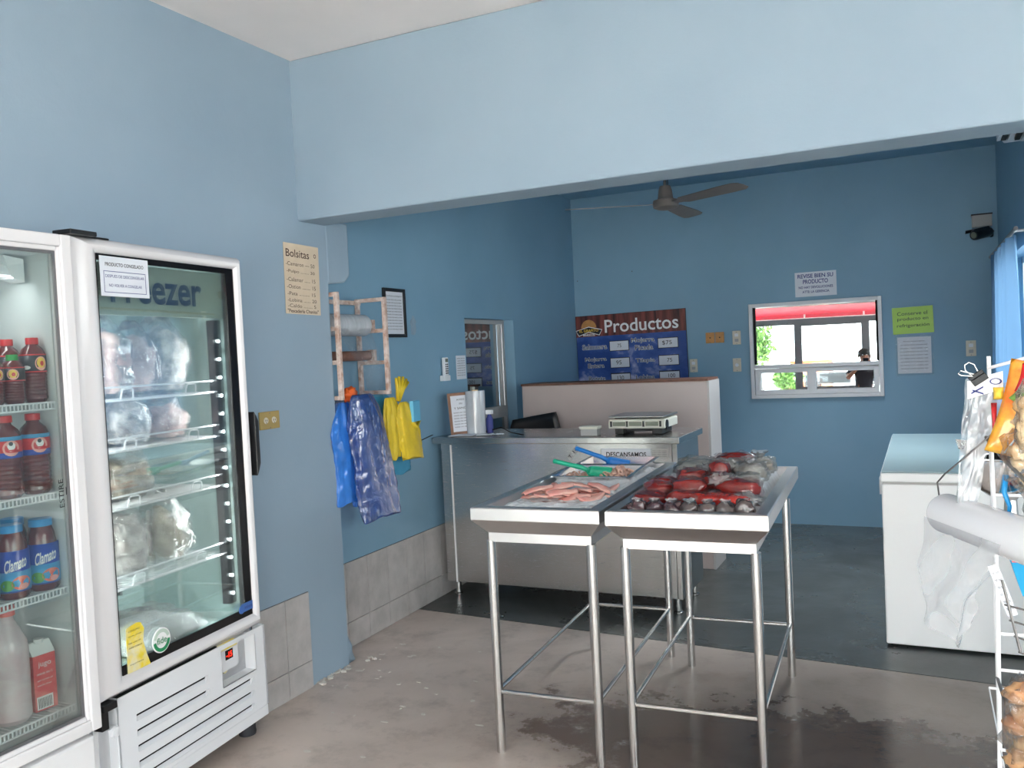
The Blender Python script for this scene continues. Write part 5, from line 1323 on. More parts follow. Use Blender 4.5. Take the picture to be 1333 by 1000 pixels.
# ------------------------------------------------------------------ display tables
def table(name, loc, rz, w, L, zt, label, rim=0.05, ins=0.048, legx=0.052, legy=0.06):
    o = empty(name, loc, rz, label, 'table')
    zc = zt - rim; zb = zc - 0.052; zl = zb - 0.034
    b = MB()
    # rings from outside in: rim lip, inner wall, floor; outside: rim face, bevel, band
    def ring(x0, y0, z): return [(x0, y0, z), (w - x0, y0, z), (w - x0, L - y0, z), (x0, L - y0, z)]
    rings = [ring(ins, ins, zl), ring(ins, ins, zb), ring(ins + 0.0, ins + 0.0, zb), ring(0.002, 0.002, zc), ring(0, 0, zc + 0.004), ring(0, 0, zt - 0.004), ring(0.004, 0.004, zt), ring(0.042, 0.042, zt), ring(0.044, 0.044, zt - 0.004), ring(0.05, 0.05, zt - 0.085)]
    vs = [p for q in rings for p in q]
    fs = [(4 * k + i, 4 * k + (i + 1) % 4, 4 * k + 4 + (i + 1) % 4, 4 * k + 4 + i) for k in range(len(rings) - 1) for i in range(4)]
    n = len(rings) - 1
    fs += [(4 * n, 4 * n + 1, 4 * n + 2, 4 * n + 3), (3, 2, 1, 0)]
    b.add(vs, fs); b.build('table_tray', 'steel_table', o)
    for x in (legx, w - legx):
        for y in (legy, L - legy):
            MB().tube([(x, y, 0), (x, y, zl + 0.004)], 0.0175, 16).build('leg', 'steel_tube', o, smooth='auto')
    zs_ = 0.235
    for x in (legx, w - legx): MB().tube([(x, legy, zs_), (x, L - legy, zs_)], 0.0085, 10).build('stretcher', 'steel_tube', o, smooth='auto')
    for y in (legy, L - legy): MB().tube([(legx, y, zs_ - 0.004), (w - legx, y, zs_ - 0.004)], 0.0085, 10).build('stretcher', 'steel_tube', o, smooth='auto')
    return o


TR = 0.045
T1o, T2o = (-1.532, 2.79), (-1.022, 2.835)
T1w, T2w, T1L, T2L, ZT = 0.497, 0.553, 1.28, 1.16, 0.94
table('display_table', (T1o[0], T1o[1], 0), TR, T1w, T1L, ZT, 'left stainless display table with ice and steel trays')
table('display_table', (T2o[0], T2o[1], 0), TR, T2w, T2L, ZT - 0.004, 'right stainless display table piled with red marinated fish', rim=0.055)
ct, st = math.cos(TR), math.sin(TR)
def tp(O, x, y, z): return (O[0] + ct * x - st * y, O[1] + st * x + ct * y, z)


def ice(O, w, L, label, seed, base, hump):
    def f(u, v):
        x = 0.056 + (w - 0.112) * u; y = 0.056 + (L - 0.112) * v
        n = noise.noise(Vector((x * 30 + seed, y * 30, 0))) * 0.007 + noise.noise(Vector((x * 9, y * 9, seed))) * 0.012
        e = min(u, 1 - u, v, 1 - v); k = min(1, e * 16)
        return (x, y, base + (hump(u, v) + n) * k)
    b = MB().grid(f, 70, 110)
    # underside so that the heap is solid
    x0, x1, y0, y1_ = 0.056, w - 0.056, 0.056, L - 0.056
    b.add([(x0, y0, 0.866), (x1, y0, 0.866), (x1, y1_, 0.866), (x0, y1_, 0.866), (x0, y0, base), (x1, y0, base), (x1, y1_, base), (x0, y1_, base)], [(3, 2, 1, 0), (0, 1, 5, 4), (1, 2, 6, 5), (2, 3, 7, 6), (3, 0, 4, 7)])
    o = b.build('crushed_ice', 'ice', None, smooth=True)
    o.location = (O[0], O[1], 0); o.rotation_euler = (0, 0, TR)
    tag(o, label, 'ice', kind='stuff'); return o


ice(T1o, T1w, T1L, 'bed of crushed ice in the left display table', 1, 0.910, lambda u, v: 0.012 + 0.02 * v)
ice(T2o, T2w, T2L, 'bed of crushed ice in the right display table', 7, 0.884, lambda u, v: 0.02 + 0.075 * math.sin(PI * min(1, max(0, u))) ** .7 * max(0, min(1, (v - 0.15) * 2.5)))


def pan(x0, x1, y0, y1_, z, dep, label, tilt=0.0):
    o = empty('steel_tray', tp(T1o, x0, y0, z), TR, label, 'tray', 'steel trays on the left table'); o.rotation_euler = (tilt, 0, TR)
    w, L = x1 - x0, y1_ - y0
    def ring(i, zz): return [(i, i, zz), (w - i, i, zz), (w - i, L - i, zz), (i, L - i, zz)]
    rr_ = [ring(0, 0.0), ring(0, 0.003), ring(0.014, 0.003), ring(0.022, -dep), ]
    vs = [p for q in rr_ for p in q]; fs = [(4 * k + i, 4 * k + (i + 1) % 4, 4 * k + 4 + (i + 1) % 4, 4 * k + 4 + i) for k in range(3) for i in range(4)] + [(12, 13, 14, 15)]
    MB().add(vs, fs).build('tray_shell', 'pan', o, solid=0.0015)
    return o


pan(0.085, 0.43, 0.24, 0.56, 0.918, 0.018, 'front steel tray of pink fish fillets sunk in the ice')
pan(0.060, 0.42, 0.70, 0.98, 0.948, 0.022, 'middle steel tray with shrimp and green scoop', 0.05)
pan(0.075, 0.42, 1.00, 1.24, 0.962, 0.030, 'back steel tray with the blue scoop', 0.03)
# fillets
def fillet(seed):
    b = MB(); n = 14
    def top(u, v): 
        w = 0.034 * math.sin(PI * min(1, 0.1 + 0.9 * u)) ** 0.7 * (1 - 0.3 * u)
        y = (v - .5) * 2 * w
        return (u * 0.13 - 0.065, y + 0.012 * math.sin(u * 4 + seed), 0.008 * (1 - (2 * v - 1) ** 2) + 0.006 * noise.noise(Vector((u * 4 + seed, v * 3, 0))) + 0.006 * math.sin(u * 3 + seed))
    b.grid(top, n, 6); return b
prot = []
for k in range(3):
    o = fillet(k * 3.3).build('fish_fillet', 'fillet', None, smooth=True, solid=0.006); prot.append(o)
rnd = random.Random(11); cnt = 0
spots = [(0.14 + 0.058 * (i % 5) + rnd.uniform(-.01, .01), 0.30 + 0.062 * (i // 5) + rnd.uniform(-.01, .01)) for i in range(20)]
for i, (x, y) in enumerate(spots):
    p = prot[i % 3]; q = p if i < 3 else p.copy()
    if i >= 3: COL.objects.link(q)
    q.location = tp(T1o, x, y, 0.912 + 0.012 + 0.010 * (i % 3)); q.rotation_euler = (rnd.uniform(-.25, .25), rnd.uniform(-.2, .2), TR + rnd.uniform(-.9, .9) + (0.6 if i % 2 else 0))
    tag(q, 'pink raw fish fillet in the front steel tray', 'fish fillet', 'pink fillets in the front tray')
# shrimp
b = MB(); pts = []
for k in range(9):
    a = -0.3 + k * 0.42; pts.append((0.014 * math.cos(a), 0.014 * math.sin(a), 0.002 * math.sin(k)))
b.tube(pts, 0.0075, 8, 0.003); sh = b.build('peeled_shrimp', 'shrimp', None, smooth=True)
for i in range(64):
    q = sh if i == 0 else sh.copy()
    if i: COL.objects.link(q)
    if i < 50: x, y = 0.33 + rnd.gauss(0, .030), 0.84 + rnd.gauss(0, .045); z = 0.942 + 0.030 * math.exp(-((x - .33) ** 2 + (y - .84) ** 2) / .003) * rnd.random()
    else: x, y = 0.12 + rnd.uniform(-.03, .12), 0.79 + rnd.uniform(-.03, .08); z = 0.938
    x = min(max(x, 0.095), 0.385); y = min(max(y, 0.735), 0.945)
    q.location = tp(T1o, x, y, z); q.rotation_euler = (rnd.uniform(-.8, .8), rnd.uniform(-.8, .8), rnd.uniform(0, 6.3))
    tag(q, 'peeled pinkish shrimp in the middle steel tray', 'shrimp', 'shrimp in the middle tray')


def scoop(loc, rot, m, label):
    o = empty('plastic_scoop', loc, 0, label, 'scoop'); o.rotation_euler = rot
    def bowl(u, v):
        a = PI * (0.02 + 0.96 * u); r_ = 0.036 * (0.75 + 0.25 * v)
        back = 1.0 if v > 0.12 else v / 0.12
        return (0.02 + 0.11 * v, -r_ * math.cos(a) * back, 0.03 - 0.036 * math.sin(a) * back * (0.9 + 0.1 * v))
    MB().grid(bowl, 14, 12).build('scoop_bowl', m, o, smooth=True, solid=0.003)
    MB().tube([(0.03, 0, 0.022), (0.0, 0, 0.034), (-0.05, 0, 0.040), (-0.11, 0, 0.048), (-0.125, 0, 0.05)], 0.011, 12, 0.010).blob((-0.125, 0, 0.05), (0.011, 0.012, 0.011), 0, 0, 1, 10, 8).build('scoop_handle', m, o, smooth=True)
    return o


scoop(tp(T1o, 0.175, 0.80, 0.950), (0.5, 0.12, TR + 0.0), 'scoop_green', 'green plastic scoop lying in the shrimp tray')
scoop(tp(T1o, 0.185, 1.06, 0.962), (0.4, 0.22, TR - 0.0), 'scoop_blue', 'blue plastic scoop lying in the back tray')

# goods on the right table
def packet(x, y, z, r, m_, label, cat, group, seed, rot=0.0, tiltx=0.0, filmed=True, film_k=1.08, name='marinated_fish_bag'):
    o = empty(name, tp(T2o, x, y, z), TR + rot, label, cat, group); o.rotation_euler = (tiltx, 0, TR + rot)
    MB().blob((0, 0, r[2]), r, seed, 0.30, 1.8, 22, 14, 0.1, 0.75).build('contents', m_, o, smooth=True)
    if filmed: MB().blob((0, 0, r[2]), (r[0] * film_k, r[1] * film_k, r[2] * (film_k + .04)), seed + .3, 0.42, 2.6, 24, 16, 0.08, 0.72).build('film', 'film_wet' if 'red' in m_ else 'film', o, smooth=True)
    return o


def knot(o, p, s, seed):
    b = MB(); n, mm = 16, 9; vs = []; fs = []
    for j in range(mm + 1):
        v = j / mm
        for i in range(n):
            ph = 2 * PI * i / n
            r_ = s * (0.25 + 0.95 * v) * (1 + 0.6 * noise.noise(Vector((math.cos(ph) * 3 + seed, math.sin(ph) * 3, v * 3))))
            vs.append((p[0] + r_ * math.cos(ph), p[1] + r_ * math.sin(ph), p[2] + s * 1.1 * v + 0.35 * s * noise.noise(Vector((i * 1.9, seed, v * 4)))))
    for j in range(mm):
        for i in range(n): fs.append((j * n + i, j * n + (i + 1) % n, (j + 1) * n + (i + 1) % n, (j + 1) * n + i))
    b.add(vs, fs); return b.build('tied_top', 'film_milky', o, smooth=True)


# front row of dark knotted bags
names = ['at the left end of the front row', 'second from left in the front row', 'third from left in the front row', 'in the middle of the front row', 'third from right in the front row', 'second from right in the front row', 'at the right end of the front row']
for k in range(7):
    x = 0.092 + k * 0.062
    o = packet(x, 0.105 + 0.004 * (k % 2), 0.884, (0.035, 0.036, 0.037 if k < 6 else 0.042), 'dark_purple' if k in (0, 1, 2) else 'dark_bag', 'dark knotted seafood bag ' + names[k], 'bag', 'dark knotted bags on the right table', 20 + k, filmed=False, name='knotted_seafood_bag')
    if k < 6: knot(o, (0.0, -0.008, 0.064), 0.017, k)
# red marinated bags
reds = [(0.105, 0.25, 0.905, (0.060, 0.075, 0.028), 0.2, 'wide red bag at the left front of the pile'), (0.235, 0.25, 0.910, (0.062, 0.060, 0.028), -0.2, 'round red bag in the middle front, rim of clear film'),
        (0.12, 0.36, 0.925, (0.055, 0.06, 0.028), 0.5, 'red bag at the left middle of the pile'), (0.235, 0.34, 0.940, (0.060, 0.055, 0.028), 0.1, 'flat red bag in the middle of the pile'),
        (0.10, 0.50, 0.925, (0.045, 0.06, 0.026), 0.9, 'folded red bag at the left back of the pile'), (0.33, 0.40, 0.952, (0.050, 0.05, 0.028), -0.5, 'red bag just right of the pile centre'),
        (0.205, 0.52, 0.952, (0.050, 0.055, 0.028), 0.3, 'red bag behind the middle of the pile'), (0.415, 0.33, 0.935, (0.070, 0.045, 0.030), -0.25, 'long red bag at the right side of the pile'),
        (0.30, 0.60, 0.965, (0.035, 0.045, 0.030), 0.0, 'small orange-red bag on the ice behind'), (0.32, 0.90, 0.972, (0.075, 0.05, 0.026), 0.1, 'red bag at the far back of the pile')]
for k, (x, y, z, r_, a, lab) in enumerate(reds):
    packet(x, y, z, (r_[0] * 1.1, r_[1] * 1.08, r_[2] * 1.1), 'fish_red', lab + ' of marinated fish' if 'pile' in lab else lab, 'bag', 'red marinated bags on the right table', 40 + k, a, filmed=True)
packet(0.350, 0.235, 0.908, (0.110, 0.045, 0.028), 'fish_bright_red', 'bright red long fish block in clear wrap at the front', 'bag', None, 60, -0.06, name='wrapped_fish_block')
clears = [(0.42, 0.50, 0.935, (0.050, 0.06, 0.030), 'clear bag left of the tied clear bag'), (0.41, 0.68, 0.945, (0.058, 0.06, 0.034), 'clear tied bag at the right of the ice'), (0.18, 0.72, 0.960, (0.07, 0.07, 0.028), 'flat clear bag on the ice, left'),
          (0.31, 0.74, 0.965, (0.06, 0.07, 0.028), 'flat clear bag on the ice, middle'), (0.15, 0.90, 0.952, (0.07, 0.07, 0.028), 'clear bag at the left back'), (0.42, 0.90, 0.948, (0.055, 0.08, 0.030), 'clear bag at the right back')]
for k, (x, y, z, r_, lab) in enumerate(clears):
    o = packet(x, y, z, r_, 'clear_food', lab + ' of the right display table', 'bag', 'clear bags on the right table', 80 + k, k * 0.7, film_k=1.14, name='clear_seafood_bag')
    if k in (1, 5): knot(o, (0, 0, r_[2] * 1.9), 0.030, k + 9)
# loose clear folds
for k, (x, y, z) in enumerate([(0.345, 0.36, 0.985), (0.255, 0.62, 0.985), (0.445, 0.25, 0.93)]):
    b = MB().blob((0, 0, 0.012), (0.045, 0.035, 0.022), 90 + k, 0.9, 4.0, 22, 14); o = b.build('crumpled_film', 'film_milky', smooth=True); o.location = tp(T2o, x, y, z)
    tag(o, ['crumpled clear film in the middle of the red bags', 'crumpled clear film behind the red bags', 'crumpled clear film at the right front of the red bags'][k], 'film')

# ------------------------------------------------------------------ wire rack at the right edge with goods
RX = 0.0
o = RK = empty('wire_rack', (0, 0, 0), 0, 'white wire display rack at the right edge', 'rack')
YR = 1.85
def wire(pts, r_=0.0035, nm='wire', m='white_metal'): return MB().tube(pts, r_, 8).build(nm, m, o)
wire([(0.109, YR, 1.415), (0.111, YR, 1.25), (0.114, YR, 1.0), (0.110, YR, 0.66), (0.112, YR, 0.0)], 0.0042, 'post')
wire([(0.50, YR, 1.445), (0.50, YR, 0.0)], 0.0042, 'post'); wire([(0.13, YR + 0.32, 1.445), (0.13, YR + 0.32, 0.0)], 0.0042, 'post'); wire([(0.50, YR + 0.32, 1.445), (0.50, YR + 0.32, 0.0)], 0.0042, 'post')
for z, dz in ((1.19, 0), (0.925, 0), (0.855, 0)): wire([(0.112, YR, z), (0.50, YR, z)], 0.0032, 'cross_wire')
wire([(0.108, YR, 1.43), (0.17, YR, 1.447), (0.50, YR, 1.46)], 0.0032, 'cross_wire')
wire([(0.108, YR, 1.315), (0.15, YR - .01, 1.30)], 0.003, 'cross_wire'); wire([(0.10, YR - .04, 1.305), (0.125, YR - .1, 1.27), (0.17, YR - 0.16, 1.22), (0.22, YR - 0.2, 1.17)], 0.0035, 'cross_wire', 'wire_grey')
wire([(0.110, YR, 0.84), (0.122, YR - .08, 0.80), (0.14, YR - 0.16, 0.735), (0.15, YR - 0.2, 0.62)], 0.003, 'brace', 'wire_grey')
b = MB()
for k in range(12): b.tube([(0.112 + k * 0.034, YR, 1.09), (0.112 + k * 0.034, YR + 0.32, 1.09)], 0.0016, 5)
for k in range(12): b.tube([(0.112 + k * 0.034, YR - 0.18, 0.70), (0.112 + k * 0.034, YR + 0.32, 0.70)], 0.0016, 5)
b.tube([(0.112, YR, 1.09), (0.50, YR, 1.09)], 0.003).tube([(0.112, YR + 0.32, 1.09), (0.5, YR + 0.32, 1.09)], 0.003).tube([(0.112, YR, 0.70), (0.50, YR, 0.70)], 0.003).tube([(0.112, YR + 0.32, 0.70), (0.5, YR + 0.32, 0.70)], 0.003)
b.build('shelf_grid', 'white_metal', o)
# front wire panel below the basket
b = MB()
for k in range(4): b.tube([(0.106 + k * 0.006, YR - .28, 1.06 - k * 0.025), (0.15, YR - .28, 1.05 - k * 0.025)], 0.0016, 5)
b.tube([(0.104, YR - .28, 1.10), (0.127, YR - .28, 0.985)], 0.0022).build('basket_wire', 'wire_grey', o)

# large roll of bags
o = empty('bag_roll', (0.027, 1.90, 1.145), 0, 'large white roll of plastic bags hung on the wire rack', 'roll')
ax = Vector((0.36, -0.72, 0.0)).normalized()
rz = math.atan2(ax.y, ax.x) - 0.0
o.rotation_euler = (0, 0, rz)
MB().lathe([(0.012, 0.0), (0.030, 0.0), (0.036, 0.004), (0.039, 0.012), (0.0395, 0.60), (0.012, 0.60)], (0, 0, 0), 36, 'x').build('wound_bags', 'roll_white', o, smooth='auto')
MB().tube([(-0.022, 0, 0), (0.62, 0, 0)], 0.0085, 14).build('dowel', 'peg', o, smooth='auto')
MB().tube([(-0.012, 0, 0.006), (-0.014, 0.0, 0.03), (0.0, -0.01, 0.06), (0.05, -0.02, 0.085), (0.10, -0.01, 0.12), (0.16, 0.01, 0.17)], 0.0017, 8).build('hook_wire', 'wire_grey', o, smooth=True)
def bagsheet(u, v):
    top = 0.0; L = 0.175 + 0.05 * u - 0.10 * max(0, u - 0.55) * 2
    x = 0.004 + 0.26 * u - 0.02 * v * u - 0.12 * v * max(0, u - .5)
    f = 0.010 * noise.noise(Vector((u * 3, v * 4, 1.3))) + 0.007 * math.sin((u * 1.4 + v) * 9)
    return (x, -0.041 + f * min(1, v * 2) * 1.3 - 0.012 * v, -0.005 - (L + 0.02) * v)
MB().grid(bagsheet, 26, 26).build('hanging_bag', 'film_milky', o, smooth=True)

# sheaf of clear bags held by a binder clip
o = empty('bag_sheaf', (0.070, 1.815, 1.173), 0, 'sheaf of clear bags hanging from a black binder clip', 'bags')
for k, (x0, x1, xb, dy, s) in enumerate([(0.0, 0.030, -0.022, 0.0, 1), (0.016, 0.060, -0.018, -0.006, 2), (0.026, 0.068, -0.013, 0.008, 3)]):
    MB().grid(lambda u, v: ((xb + (0.022) * u) * (1 - v) + (x0 + (x1 - x0) * u) * v + 0.003 * noise.noise(Vector((v * 4, u * 2, s))) * 2, dy + 0.010 * noise.noise(Vector((u * 3, v * 5, s))), -0.005 + (0.245 - 0.010 * k) * v + 0.012 * u * v), 10, 24).build('clear_bag', 'film_milky', o, smooth=True)
MB().grid(lambda u, v: (0.002 + 0.058 * u, -0.012 - 0.002 * u, 0.203 + 0.022 * u * 0.8 + 0.033 * v), 4, 2).build('bag_header', 'white_print', o, solid=0.001)
b = MB(); n = 18
for k in range(n):
    a = 2 * PI * k / n; a2 = 2 * PI * (k + 1) / n
    for (rx_, rz_, cx) in ((0.010, 0.006, 0.048),): b.add([(cx + rx_ * math.cos(q) * s_, -0.0155, 0.235 + rz_ * math.sin(q) * s_) for q in (a, a2) for s_ in (0.75, 1.0)], [(0, 1, 3, 2)])
b.prism([(0.008, 0.212), (0.028, 0.224), (0.028, 0.227), (0.008, 0.215)], -0.016, -0.0150).prism([(0.010, 0.218), (0.028, 0.211), (0.028, 0.214), (0.010, 0.221)], -0.016, -0.0150)
b.build('print', 'ink_blue', o)
o = empty('binder_clip', (0.096, 1.797, 1.407), 0, 'black binder clip gripping the sheaf of clear bags', 'clip'); o.rotation_euler = (0, -0.6, 0)
MB().prism([(-0.014, 0), (0.014, 0), (0.014, 0.012), (-0.014, 0.012)], -0.002, 0.018).prism([(-0.014, 0.012), (0.014, 0.012), (0.014, 0.020), (-0.014, 0.020)], 0.002, 0.014).build('clip_body', 'clip', o, bevel=0.001)
MB().tube([(-0.006, 0.008, 0.018), (-0.009, 0.008, 0.034), (-0.004, 0.008, 0.042), (0.004, 0.008, 0.042), (0.009, 0.008, 0.034), (0.006, 0.008, 0.018)], 0.0011, 6).tube([(-0.006, 0.0, 0.018), (-0.020, 0.0, 0.030), (-0.022, 0.0, 0.036), (-0.016, 0.0, 0.038), (-0.002, 0.0, 0.02)], 0.0011, 6).build('clip_handles', 'steel_tube', o)

# hanging scale: tray, bowl and neck
o = empty('metal_bowl_scale', (0.146, 2.12, 1.091), 0, 'steel bowl and tray on a small stand behind the bag sheaf', 'scale')
MB().lathe([(0.0, 0.052), (0.03, 0.055), (0.052, 0.072), (0.066, 0.10), (0.070, 0.135), (0.074, 0.138), (0.072, 0.14), (0.066, 0.135), (0.0, 0.125)], (0, 0, 0), 32).build('bowl', 'pan', o, smooth='auto')
MB().lathe([(0.032, 0.0), (0.034, 0.006), (0.014, 0.012), (0.012, 0.045), (0.02, 0.056), (0.0, 0.056)], (0.015, 0, 0), 20).build('stand', 'steel', o, smooth='auto')
MB().add([(-0.085, -0.08, 0.166), (0.09, -0.08, 0.150), (0.09, 0.08, 0.150), (-0.085, 0.08, 0.166), (-0.06, -0.055, 0.142), (0.07, -0.055, 0.136), (0.07, 0.055, 0.136), (-0.06, 0.055, 0.142)], [(0, 1, 5, 4), (1, 2, 6, 5), (2, 3, 7, 6), (3, 0, 4, 7), (4, 5, 6, 7)]).build('tray', 'pan', o, solid=0.002)

# snack bags
def pillow(b, w, h, t, seed, n=16, m=20):
    for s in (-1, 1):
        b.grid(lambda u, v: ((u - .5) * w * (1 - 0.10 * math.sin(PI * v)), s * t * (max(0, math.sin(PI * u)) ** .6) * (max(0, math.sin(PI * v)) ** .6) * (1 + 0.25 * noise.noise(Vector((u * 4, v * 5, seed + s)))), (v - .5) * h), n, m)
    return b


o = empty('snack_bag', (0.165, 1.76, 1.355), 0, 'orange and red printed snack bag at the right edge', 'snack bag'); o.rotation_euler = (0, 0.28, 0.1)
pillow(MB(), 0.10, 0.17, 0.025, 3).build('foil_bag', 'chips_orange', o, smooth=True)
b = MB(); pillow(b, 0.045, 0.05, 0.012, 5).xf(Matrix.Translation((-0.012, -0.019, 0.055)))
b.build('printed_patch', 'chips_red', o, smooth=True)
pillow(MB(), 0.05, 0.03, 0.012, 8).xf(Matrix.Translation((-0.012, -0.021, 0.020)) @ Matrix.Rotation(0.4, 4, 'Y')).build('printed_patch', 'chips_green', o, smooth=True)
pillow(MB(), 0.03, 0.045, 0.012, 8).xf(Matrix.Translation((-0.006, -0.024, -0.010)) @ Matrix.Rotation(0.4, 4, 'Y')).build('printed_patch', 'chicharron', o, smooth=True)
MB().tube([(0.035, -0.018, 0.08), (0.012, -0.028, 0.02), (-0.012, -0.024, -0.05), (-0.02, -0.012, -0.08)], 0.0018, 6).build('seam', 'white_print', o, smooth=True)
def snack(loc, r_, label, seed):
    o = empty('fried_snack_bag', loc, 0, label, 'snack bag', 'clear bags of fried snacks')
    b = MB(); rn = random.Random(seed)
    for k in range(26):
        d = Vector((rn.uniform(-1, 1), rn.uniform(-1, 1), rn.uniform(-1, 1)))
        if d.length > 1: d.normalize()
        b.blob((d.x * r_[0] * .8, d.y * r_[1] * .8, d.z * r_[2] * .85), (rn.uniform(.008, .016), rn.uniform(.006, .012), rn.uniform(.01, .02)), seed + k, 0.6, 2.5, 9, 7)
    b.build('fried_snacks', 'chicharron', o, smooth=True)['kind'] = 'stuff'
    MB().blob((0, 0, 0), (r_[0] * 1.15, r_[1] * 1.15, r_[2] * 1.1), seed, 0.45, 3, 22, 16, 0, 0.8).build('film', 'film', o, smooth=True)
    return o
snack((0.162, 1.73, 1.278), (0.033, 0.03, 0.050), 'clear bag of fried snacks hanging below the orange bag', 3)
snack((0.168, 1.71, 1.345), (0.025, 0.02, 0.06), 'clear bag of fried snacks right of the orange bag', 31)
snack((0.178, 1.70, 1.205), (0.026, 0.03, 0.040), 'clear bag of fried snacks lowest of the hanging bags', 61)
o = pillow(MB(), 0.010, 0.09, 0.012, 4, 6, 8).build('red_snack_bag', 'chips_red', smooth=True); o.location = (0.113, 1.78, 1.325); tag(o, 'narrow edge of a red snack bag behind the wires', 'snack bag')
o = pillow(MB(), 0.018, 0.022, 0.008, 4, 6, 8).build('yellow_tag', 'lab_yellow', smooth=True); o.location = (0.120, 1.765, 1.388); tag(o, 'small yellow tag on the red snack bag', 'tag')
o = MB().tube([(0.126, 1.74, 1.245), (0.122, 1.735, 1.215), (0.130, 1.735, 1.19), (0.127, 1.735, 1.165)], 0.005, 8, 0.003).build('blue_ribbon', 'cap_blue', smooth=True); tag(o, 'bright blue ribbon between the snack bags', 'ribbon')

# blue basket with red packets
o = empty('plastic_basket', (0.140, 1.93, 0.970), 0, 'bright blue plastic basket on the wire rack', 'basket')
def ringz(i, z): return [(-0.005 + i, i, z), (0.20 - i, i, z), (0.20 - i, 0.16 - i, z), (-0.005 + i, 0.16 - i, z)]
rr_ = [ringz(0.03, 0.0), ringz(0.0, 0.105), ringz(-0.006, 0.107), ringz(-0.006, 0.115), ringz(0.004, 0.115), ringz(0.034, 0.005)]
MB().add([p for q in rr_ for p in q], [(4 * k + i, 4 * k + (i + 1) % 4, 4 * k + 4 + (i + 1) % 4, 4 * k + 4 + i) for k in range(5) for i in range(4)] + [(0, 1, 2, 3), (20, 21, 22, 23)]).build('basket_shell', 'basket', o)
MB().box(0.005, 0.19, -0.004, -0.001, 0.075, 0.1).build('label_strip', 'chips_red', o)
for k, (x, y, z) in enumerate([(0.05, 0.05, 0.085), (0.11, 0.08, 0.09), (0.16, 0.06, 0.085)]):
    q = pillow(MB(), 0.07, 0.06, 0.014, k, 8, 8).build('red_packet', 'red', smooth=True); q.location = (0.140 + x, 1.93 + y, 0.970 + z); q.rotation_euler = (1.1, 0.2 * k, 0.3 * k)
    tag(q, ['left', 'middle', 'right'][k] + ' red packet in the blue basket', 'packet', 'red packets in the basket')
o = notice('price_tag', (0.112, 1.59, 1.035), 0, 0.015, 0.085, 'paper', 'newsprint price tag hanging under the blue basket', 'tag', [('mn nmn', 0.002, 0.07 - k * 0.012, 0.011, 0.004) for k in range(6)]); o.rotation_euler = (0, -0.32, 0)
# bread bag, jam, tag at the lower right
o = empty('bread_bag', (0.155, 1.70, 0.80), 0, 'clear bag of brown bread low on the wire rack', 'bread')
b = MB()
for k in range(7): b.blob((-0.02 + 0.014 * (k % 3), 0.01 * (k % 2), -0.05 + 0.02 * k), (0.028, 0.022, 0.018), k, 0.5, 2.5, 12, 9)
b.build('bread', 'bread', o, smooth=True)
MB().blob((0, 0, 0.01), (0.046, 0.035, 0.085), 4, 0.5, 3.2, 22, 16, 0, 0.8).build('film', 'film', o, smooth=True)
o = empty('jam_jar', (0.168, 1.655, 0.755), 0, 'dark red jar in front of the bread bag', 'jar')
MB().lathe([(0.02, 0), (0.024, 0.005), (0.025, 0.05), (0.018, 0.062), (0, 0.062)], (0, 0, 0), 18).build('jar_body', 'wine', o, smooth='auto')
o = notice('price_tag', (0.118, 1.60, 0.745), 0, 0.024, 0.07, 'paper', 'white price tag with blue edge below the bread bag', 'tag', [('$ 12', 0.003, 0.04, 0.016, 0.012), ('pan', 0.004, 0.02, 0.014, 0.008)]); o.rotation_euler = (0, 0.35, 0)
MB().box(-0.002, 0.0, -0.0016, 0.0, 0.0, 0.085).build('edge', 'ink_blue', o)

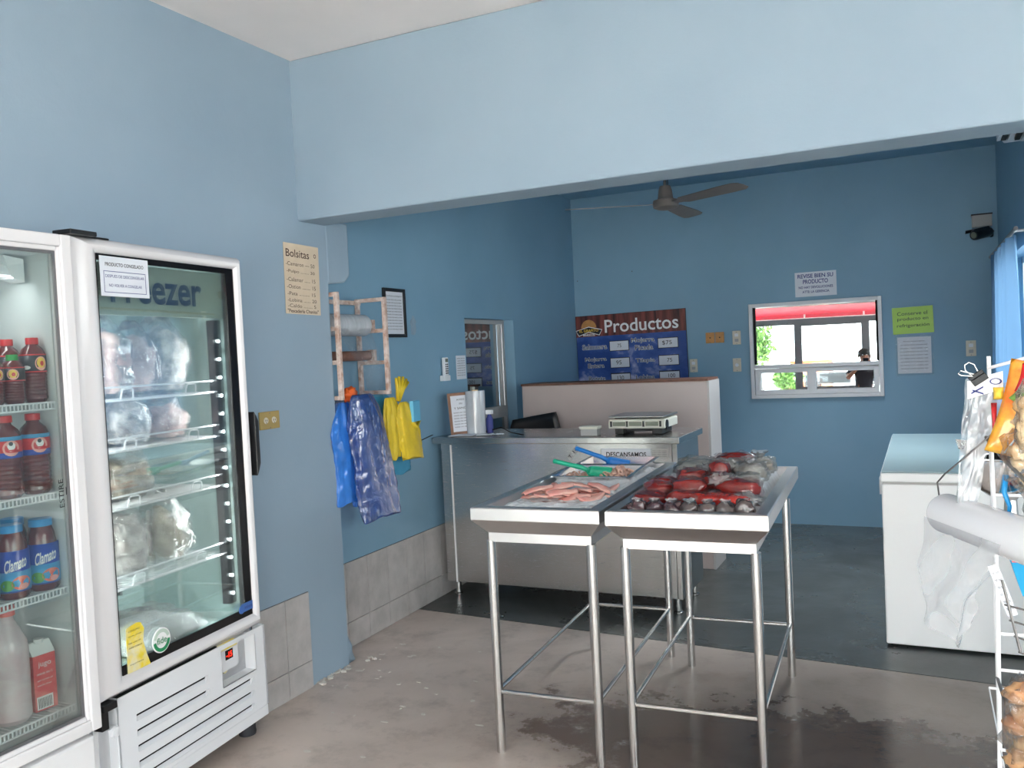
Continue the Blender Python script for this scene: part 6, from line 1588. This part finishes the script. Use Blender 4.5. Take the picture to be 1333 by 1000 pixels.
# ------------------------------------------------------------------ the photographer, seen only in the reflection
def person():
    r = empty('person', (0.02, -0.42, 0), 0, 'person in dark clothes holding up a phone, reflected in the window', 'person')
    me = bpy.data.meshes.new('body')
    P = {'pel': (0, 0, .92, .13), 'sp': (0, 0, 1.1, .12), 'ch': (0, 0, 1.27, .13), 'nk': (0, 0, 1.41, .052), 'hd0': (0, 0.01, 1.47, .06), 'hd': (0, 0.02, 1.53, .088), 'top': (0, 0.01, 1.60, .075),
         'ls': (-.17, 0, 1.35, .055), 'le': (-.27, .14, 1.17, .042), 'lw': (-.10, .27, 1.36, .028), 'lh': (-.07, .30, 1.42, .026),
         'rs': (.17, 0, 1.35, .055), 're': (.27, .14, 1.17, .042), 'rw': (.10, .27, 1.36, .028), 'rh': (.07, .30, 1.42, .026),
         'lhip': (-.09, 0, .86, .09), 'lk': (-.10, .01, .48, .06), 'la': (-.10, -.02, .09, .042), 'lf': (-.11, .12, .04, .035),
         'rhip': (.09, 0, .86, .09), 'rk': (.10, .01, .48, .06), 'ra': (.10, -.02, .09, .042), 'rf': (.11, .12, .04, .035)}
    E_ = [('pel', 'sp'), ('sp', 'ch'), ('ch', 'nk'), ('nk', 'hd0'), ('hd0', 'hd'), ('hd', 'top'), ('ch', 'ls'), ('ls', 'le'), ('le', 'lw'), ('lw', 'lh'), ('ch', 'rs'), ('rs', 're'), ('re', 'rw'), ('rw', 'rh'), ('pel', 'lhip'), ('lhip', 'lk'), ('lk', 'la'), ('la', 'lf'), ('pel', 'rhip'), ('rhip', 'rk'), ('rk', 'ra'), ('ra', 'rf')]
    for s_, sg in (('l', -1), ('r', 1)):
        for k in range(5):
            z = 1.42 + 0.014 * (k - 1.5); nme = s_ + 'f%d' % k
            if k < 4: P[nme + 'a'] = (sg * .055, .335, z + .01, .009); P[nme + 'b'] = (sg * .03, .345, z + .012, .008)
            else: P[nme + 'a'] = (sg * .06, .30, 1.46, .010); P[nme + 'b'] = (sg * .045, .31, 1.485, .009)
            E_ += [(s_ + 'h', nme + 'a'), (nme + 'a', nme + 'b')]
    ks = list(P); me.from_pydata([P[k][:3] for k in ks], [(ks.index(a), ks.index(c)) for a, c in E_], [])
    ob = bpy.data.objects.new('body', me); COL.objects.link(ob); ob.parent = r
    md = ob.modifiers.new('skin', 'SKIN')
    for k, v in zip(ks, me.skin_vertices[0].data): v.radius = (P[k][3], P[k][3]); v.use_root = (k == 'pel')
    sb = ob.modifiers.new('sub', 'SUBSURF'); sb.levels = 1; sb.render_levels = 1
    me.materials.append(M['skin'])
    MB().lathe([(0.155, 0.88), (0.15, 1.0), (0.15, 1.15), (0.165, 1.28), (0.15, 1.37), (0.07, 1.415)], (0, 0, 0), 20).xf(Matrix.Diagonal((1, .78, 1, 1))).build('shirt', 'shirt', r, smooth=True)
    b = MB()
    for s in (-1, 1): b.tube([(s * .15, 0, 1.36), (s * .24, .10, 1.23)], 0.066, 12, 0.058)
    b.build('sleeves', 'shirt', r, smooth=True)
    b = MB()
    for s in (-1, 1): b.tube([(s * .085, 0, .94), (s * .10, 0.01, .48), (s * .10, -.02, .08)], 0.115, 14, 0.065)
    b.build('trousers', 'trousers', r, smooth=True)
    MB().blob((0, -0.005, 1.575), (.098, .112, .085), 1, .15, 2, 16, 12).build('hair', 'hair', r, smooth=True)
    MB().blob((-.03, .105, 1.545), (.010, .006, .006), 0, 0).blob((.03, .105, 1.545), (.010, .006, .006), 0, 0).build('eyes', 'white_print', r, smooth=True)
    MB().blob((0, .115, 1.515), (.012, .016, .022), 0, 0).blob((0, .10, 1.475), (.024, .008, .006), 0, 0).build('nose_and_mouth', 'skin', r, smooth=True)
    MB().blob((-.09, .01, 1.525), (.012, .02, .03), 0, 0).blob((.09, .01, 1.525), (.012, .02, .03), 0, 0).build('ears', 'skin', r, smooth=True)
    p = empty('mobile_phone', (0.02, -0.08, 1.455), 0, 'black phone held up by the reflected person', 'phone')
    MB().box(-.04, .04, 0, .009, -.03, .035).build('phone_body', 'black_gloss', p, bevel=0.003)


person()
